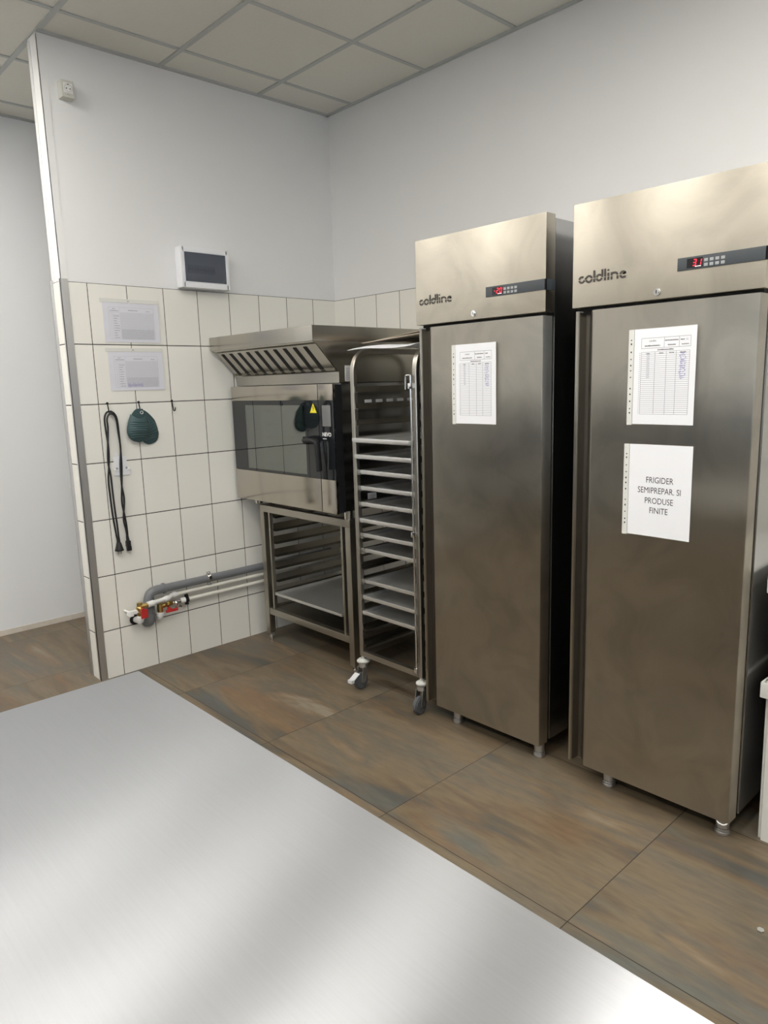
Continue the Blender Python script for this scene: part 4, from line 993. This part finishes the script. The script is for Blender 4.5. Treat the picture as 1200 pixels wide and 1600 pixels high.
# upper white pipe: elbow, slanting length in front of the drain, brass valve with red handle
t = thing('water_pipe', (-1.0, -0.05, 0.27), 'upper white plastic water pipe crossing in front of the drain, red handled valve', 'pipe')
mb = MB(); mb.tube([(-1.300, py, 0.392), (-0.16, py, 0.388)], 0.0105, 14); mb.build('pipe', 'pipe_white', t)
mb = MB(); mb.tube(bend_path([(-1.285, py, 0.392), (-1.322, py, 0.392), (-1.338, py - 0.018, 0.386), (-1.470, py - 0.050, 0.386)], 0.012, 6), 0.0125, 14)
for a, b_ in (((-1.290, py, 0.392), (-1.318, py, 0.392)), ((-1.345, py - 0.020, 0.386), (-1.375, py - 0.027, 0.386)), ((-1.445, py - 0.044, 0.386), (-1.485, py - 0.053, 0.386))): mb.cyl(a, b_, 0.0165, bev=0.003)
mb.build('elbow_fitting', 'white_plastic', t)
vx, vy = -1.535, py - 0.035
mb = MB(); mb.cyl((-1.480, py - 0.052, 0.384), (-1.522, vy - 0.005, 0.380), 0.014, seg=6); mb.cyl((-1.520, vy, 0.402), (-1.520, vy, 0.335), 0.0165, seg=8, bev=0.002); mb.sphere((-1.520, vy, 0.368), 0.021); mb.cyl((-1.52, vy, 0.345), (-1.52, vy, 0.318), 0.0185, seg=6)
mb.build('valve_body', 'brass', t)
mb = MB(); mb.box(-1.528, -1.490, vy - 0.030, vy - 0.019, 0.318, 0.366, 0.004); mb.cyl((-1.515, vy - 0.012, 0.364), (-1.515, vy - 0.032, 0.364), 0.010)
mb.build('valve_handle', 'red', t)
mb = MB(); mb.tube(bend_path([(-1.520, vy, 0.325), (-1.520, vy, 0.296), (-1.520, -T, 0.292)], 0.016, 6), 0.0165, 14); mb.cyl((-1.520, vy, 0.330), (-1.520, vy, 0.308), 0.021, bev=0.003); mb.build('union_nut', 'white_plastic', t)
cyl('wall_rose', 'black', t, (-1.523, -T, 0.292), (-1.523, -T - 0.010, 0.292), 0.028, seg=24)
mb = MB(); mb.box(-1.585, -1.530, vy - 0.008, vy + 0.012, 0.350, 0.366, 0.003); mb.box(-1.585, -1.560, vy - 0.010, vy + 0.030, 0.338, 0.352, 0.003); mb.cyl((-1.572, vy + 0.02, 0.354), (-1.572, -T, 0.354), 0.006)
mb.build('support_bracket', 'white_plastic', t)
# lower white pipe with its own valve
t = thing('water_pipe', (-0.8, -0.05, 0.27), 'lower white plastic water pipe ending in a brass tee and red lever', 'pipe')
MB().tube([(-1.262, py, 0.347), (-0.16, py, 0.343)], 0.0105, 14).build('pipe', 'pipe_white', t)
MB().cyl((-1.236, py, 0.347), (-1.266, py, 0.347), 0.016, bev=0.002).build('socket_fitting', 'white_plastic', t)
clamp(t, -1.228, 0.347, 0.014, 'black')
mb = MB(); mb.cyl((-1.266, py, 0.347), (-1.318, py, 0.347), 0.013); mb.cyl((-1.300, py - 0.012, 0.345), (-1.300, py - 0.012, 0.318), 0.008); mb.cyl((-1.285, py - 0.02, 0.325), (-1.272, py - 0.02, 0.320), 0.008); mb.sphere((-1.300, py - 0.016, 0.346), 0.0145)
mb.build('shut_off', 'chrome', t)
mb = MB(); mb.cyl((-1.316, py, 0.347), (-1.372, py - 0.004, 0.347), 0.0145, seg=8, bev=0.001); mb.cyl((-1.340, py, 0.347), (-1.352, py, 0.347), 0.019, seg=6); mb.cyl((-1.392, py - 0.004, 0.360), (-1.392, py - 0.004, 0.302), 0.0165, seg=8, bev=0.001); mb.cyl((-1.366, py - 0.004, 0.347), (-1.40, py - 0.004, 0.347), 0.016, seg=6)
mb.build('valve_body', 'brass', t)
mb = MB(); mb.box(-1.370, -1.300, py - 0.034, py - 0.024, 0.306, 0.322, 0.004); mb.cyl((-1.345, py - 0.01, 0.322), (-1.345, py - 0.034, 0.318), 0.010)
mb.build('valve_handle', 'red', t)
mb = MB(); mb.tube(bend_path([(-1.394, py - 0.004, 0.306), (-1.396, py - 0.004, 0.280), (-1.396, -T, 0.276)], 0.016, 6), 0.0165, 14); mb.cyl((-1.394, py - 0.004, 0.312), (-1.395, py - 0.004, 0.288), 0.0205, bev=0.003); mb.build('union_nut', 'white_plastic', t)

# ------------------------------------------------------------------ stacked white crates at the right edge
def crate(z0, z1, y0, x0, label):
    t = thing('storage_crate', (-0.42, y0 - 0.25, z0), label, 'crate', 'white crates beside the fridge')
    b_ = bmesh.new(); d = 0.022; W_, D_ = 0.50, 0.60
    def ring(z, ins): return [b_.verts.new((x0 + a, y0 - c, z)) for a, c in ((ins, ins), (D_ - ins, ins), (D_ - ins, W_ - ins), (ins, W_ - ins))]
    r0 = ring(z0, 0.003); r1 = ring(z1 - 0.005, 0.0); r2 = ring(z1 - 0.005, 0.006); r3 = ring(z0 + 0.006, 0.010)
    for A, B in ((r0, r1), (r1, r2), (r2, r3)):
        for i in range(4): b_.faces.new((A[i], A[(i + 1) % 4], B[(i + 1) % 4], B[i]))
    b_.faces.new(r0[::-1]); b_.faces.new(r3)
    bmesh.ops.recalc_face_normals(b_, faces=list(b_.faces)); bmesh.ops.bevel(b_, geom=[e for e in b_.edges if abs(e.verts[0].co.z - e.verts[1].co.z) > 0.05], offset=0.012, segments=3, affect='EDGES')
    m = MB(); m._add(b_); m.build('tub', 'cream_plastic', t)
    mb = MB(); o = 0.012; za, zb = z1 - 0.052, z1
    mb.box(x0 - o, x0 + 0.004, y0 - W_ - o, y0 + o, za, zb, 0.004); mb.box(x0 + D_ - 0.004, x0 + D_ + o, y0 - W_ - o, y0 + o, za, zb, 0.004); mb.box(x0, x0 + D_, y0 - 0.004, y0 + o, za, zb, 0.004); mb.box(x0, x0 + D_, y0 - W_ - o, y0 - W_ + 0.004, za, zb, 0.004)
    mb.build('rim', 'cream_plastic', t)
    bx('lid', 'cream_plastic', t, x0 - 0.006, x0 + D_ + 0.006, y0 - W_ - 0.006, y0 + 0.006, z1 - 0.004, z1 + 0.0, bev=0.0015)
    return t
crate(0.0, 0.553, -2.966, -0.735, 'white plastic storage crate on the floor right of the fridge')
crate(0.553, 0.900, -2.966, -0.735, 'white plastic storage crate on top of another crate right of the fridge')
# small metal nut lying on the floor
mb = MB(); nx, ny = -1.153, -3.13
mb.cyl((nx, ny, 0.0), (nx, ny, 0.006), 0.010, seg=6)
tag(mb.build('metal_nut', 'chrome', None), 'tiny metal nut lying on the brown floor tile at lower right', 'nut')
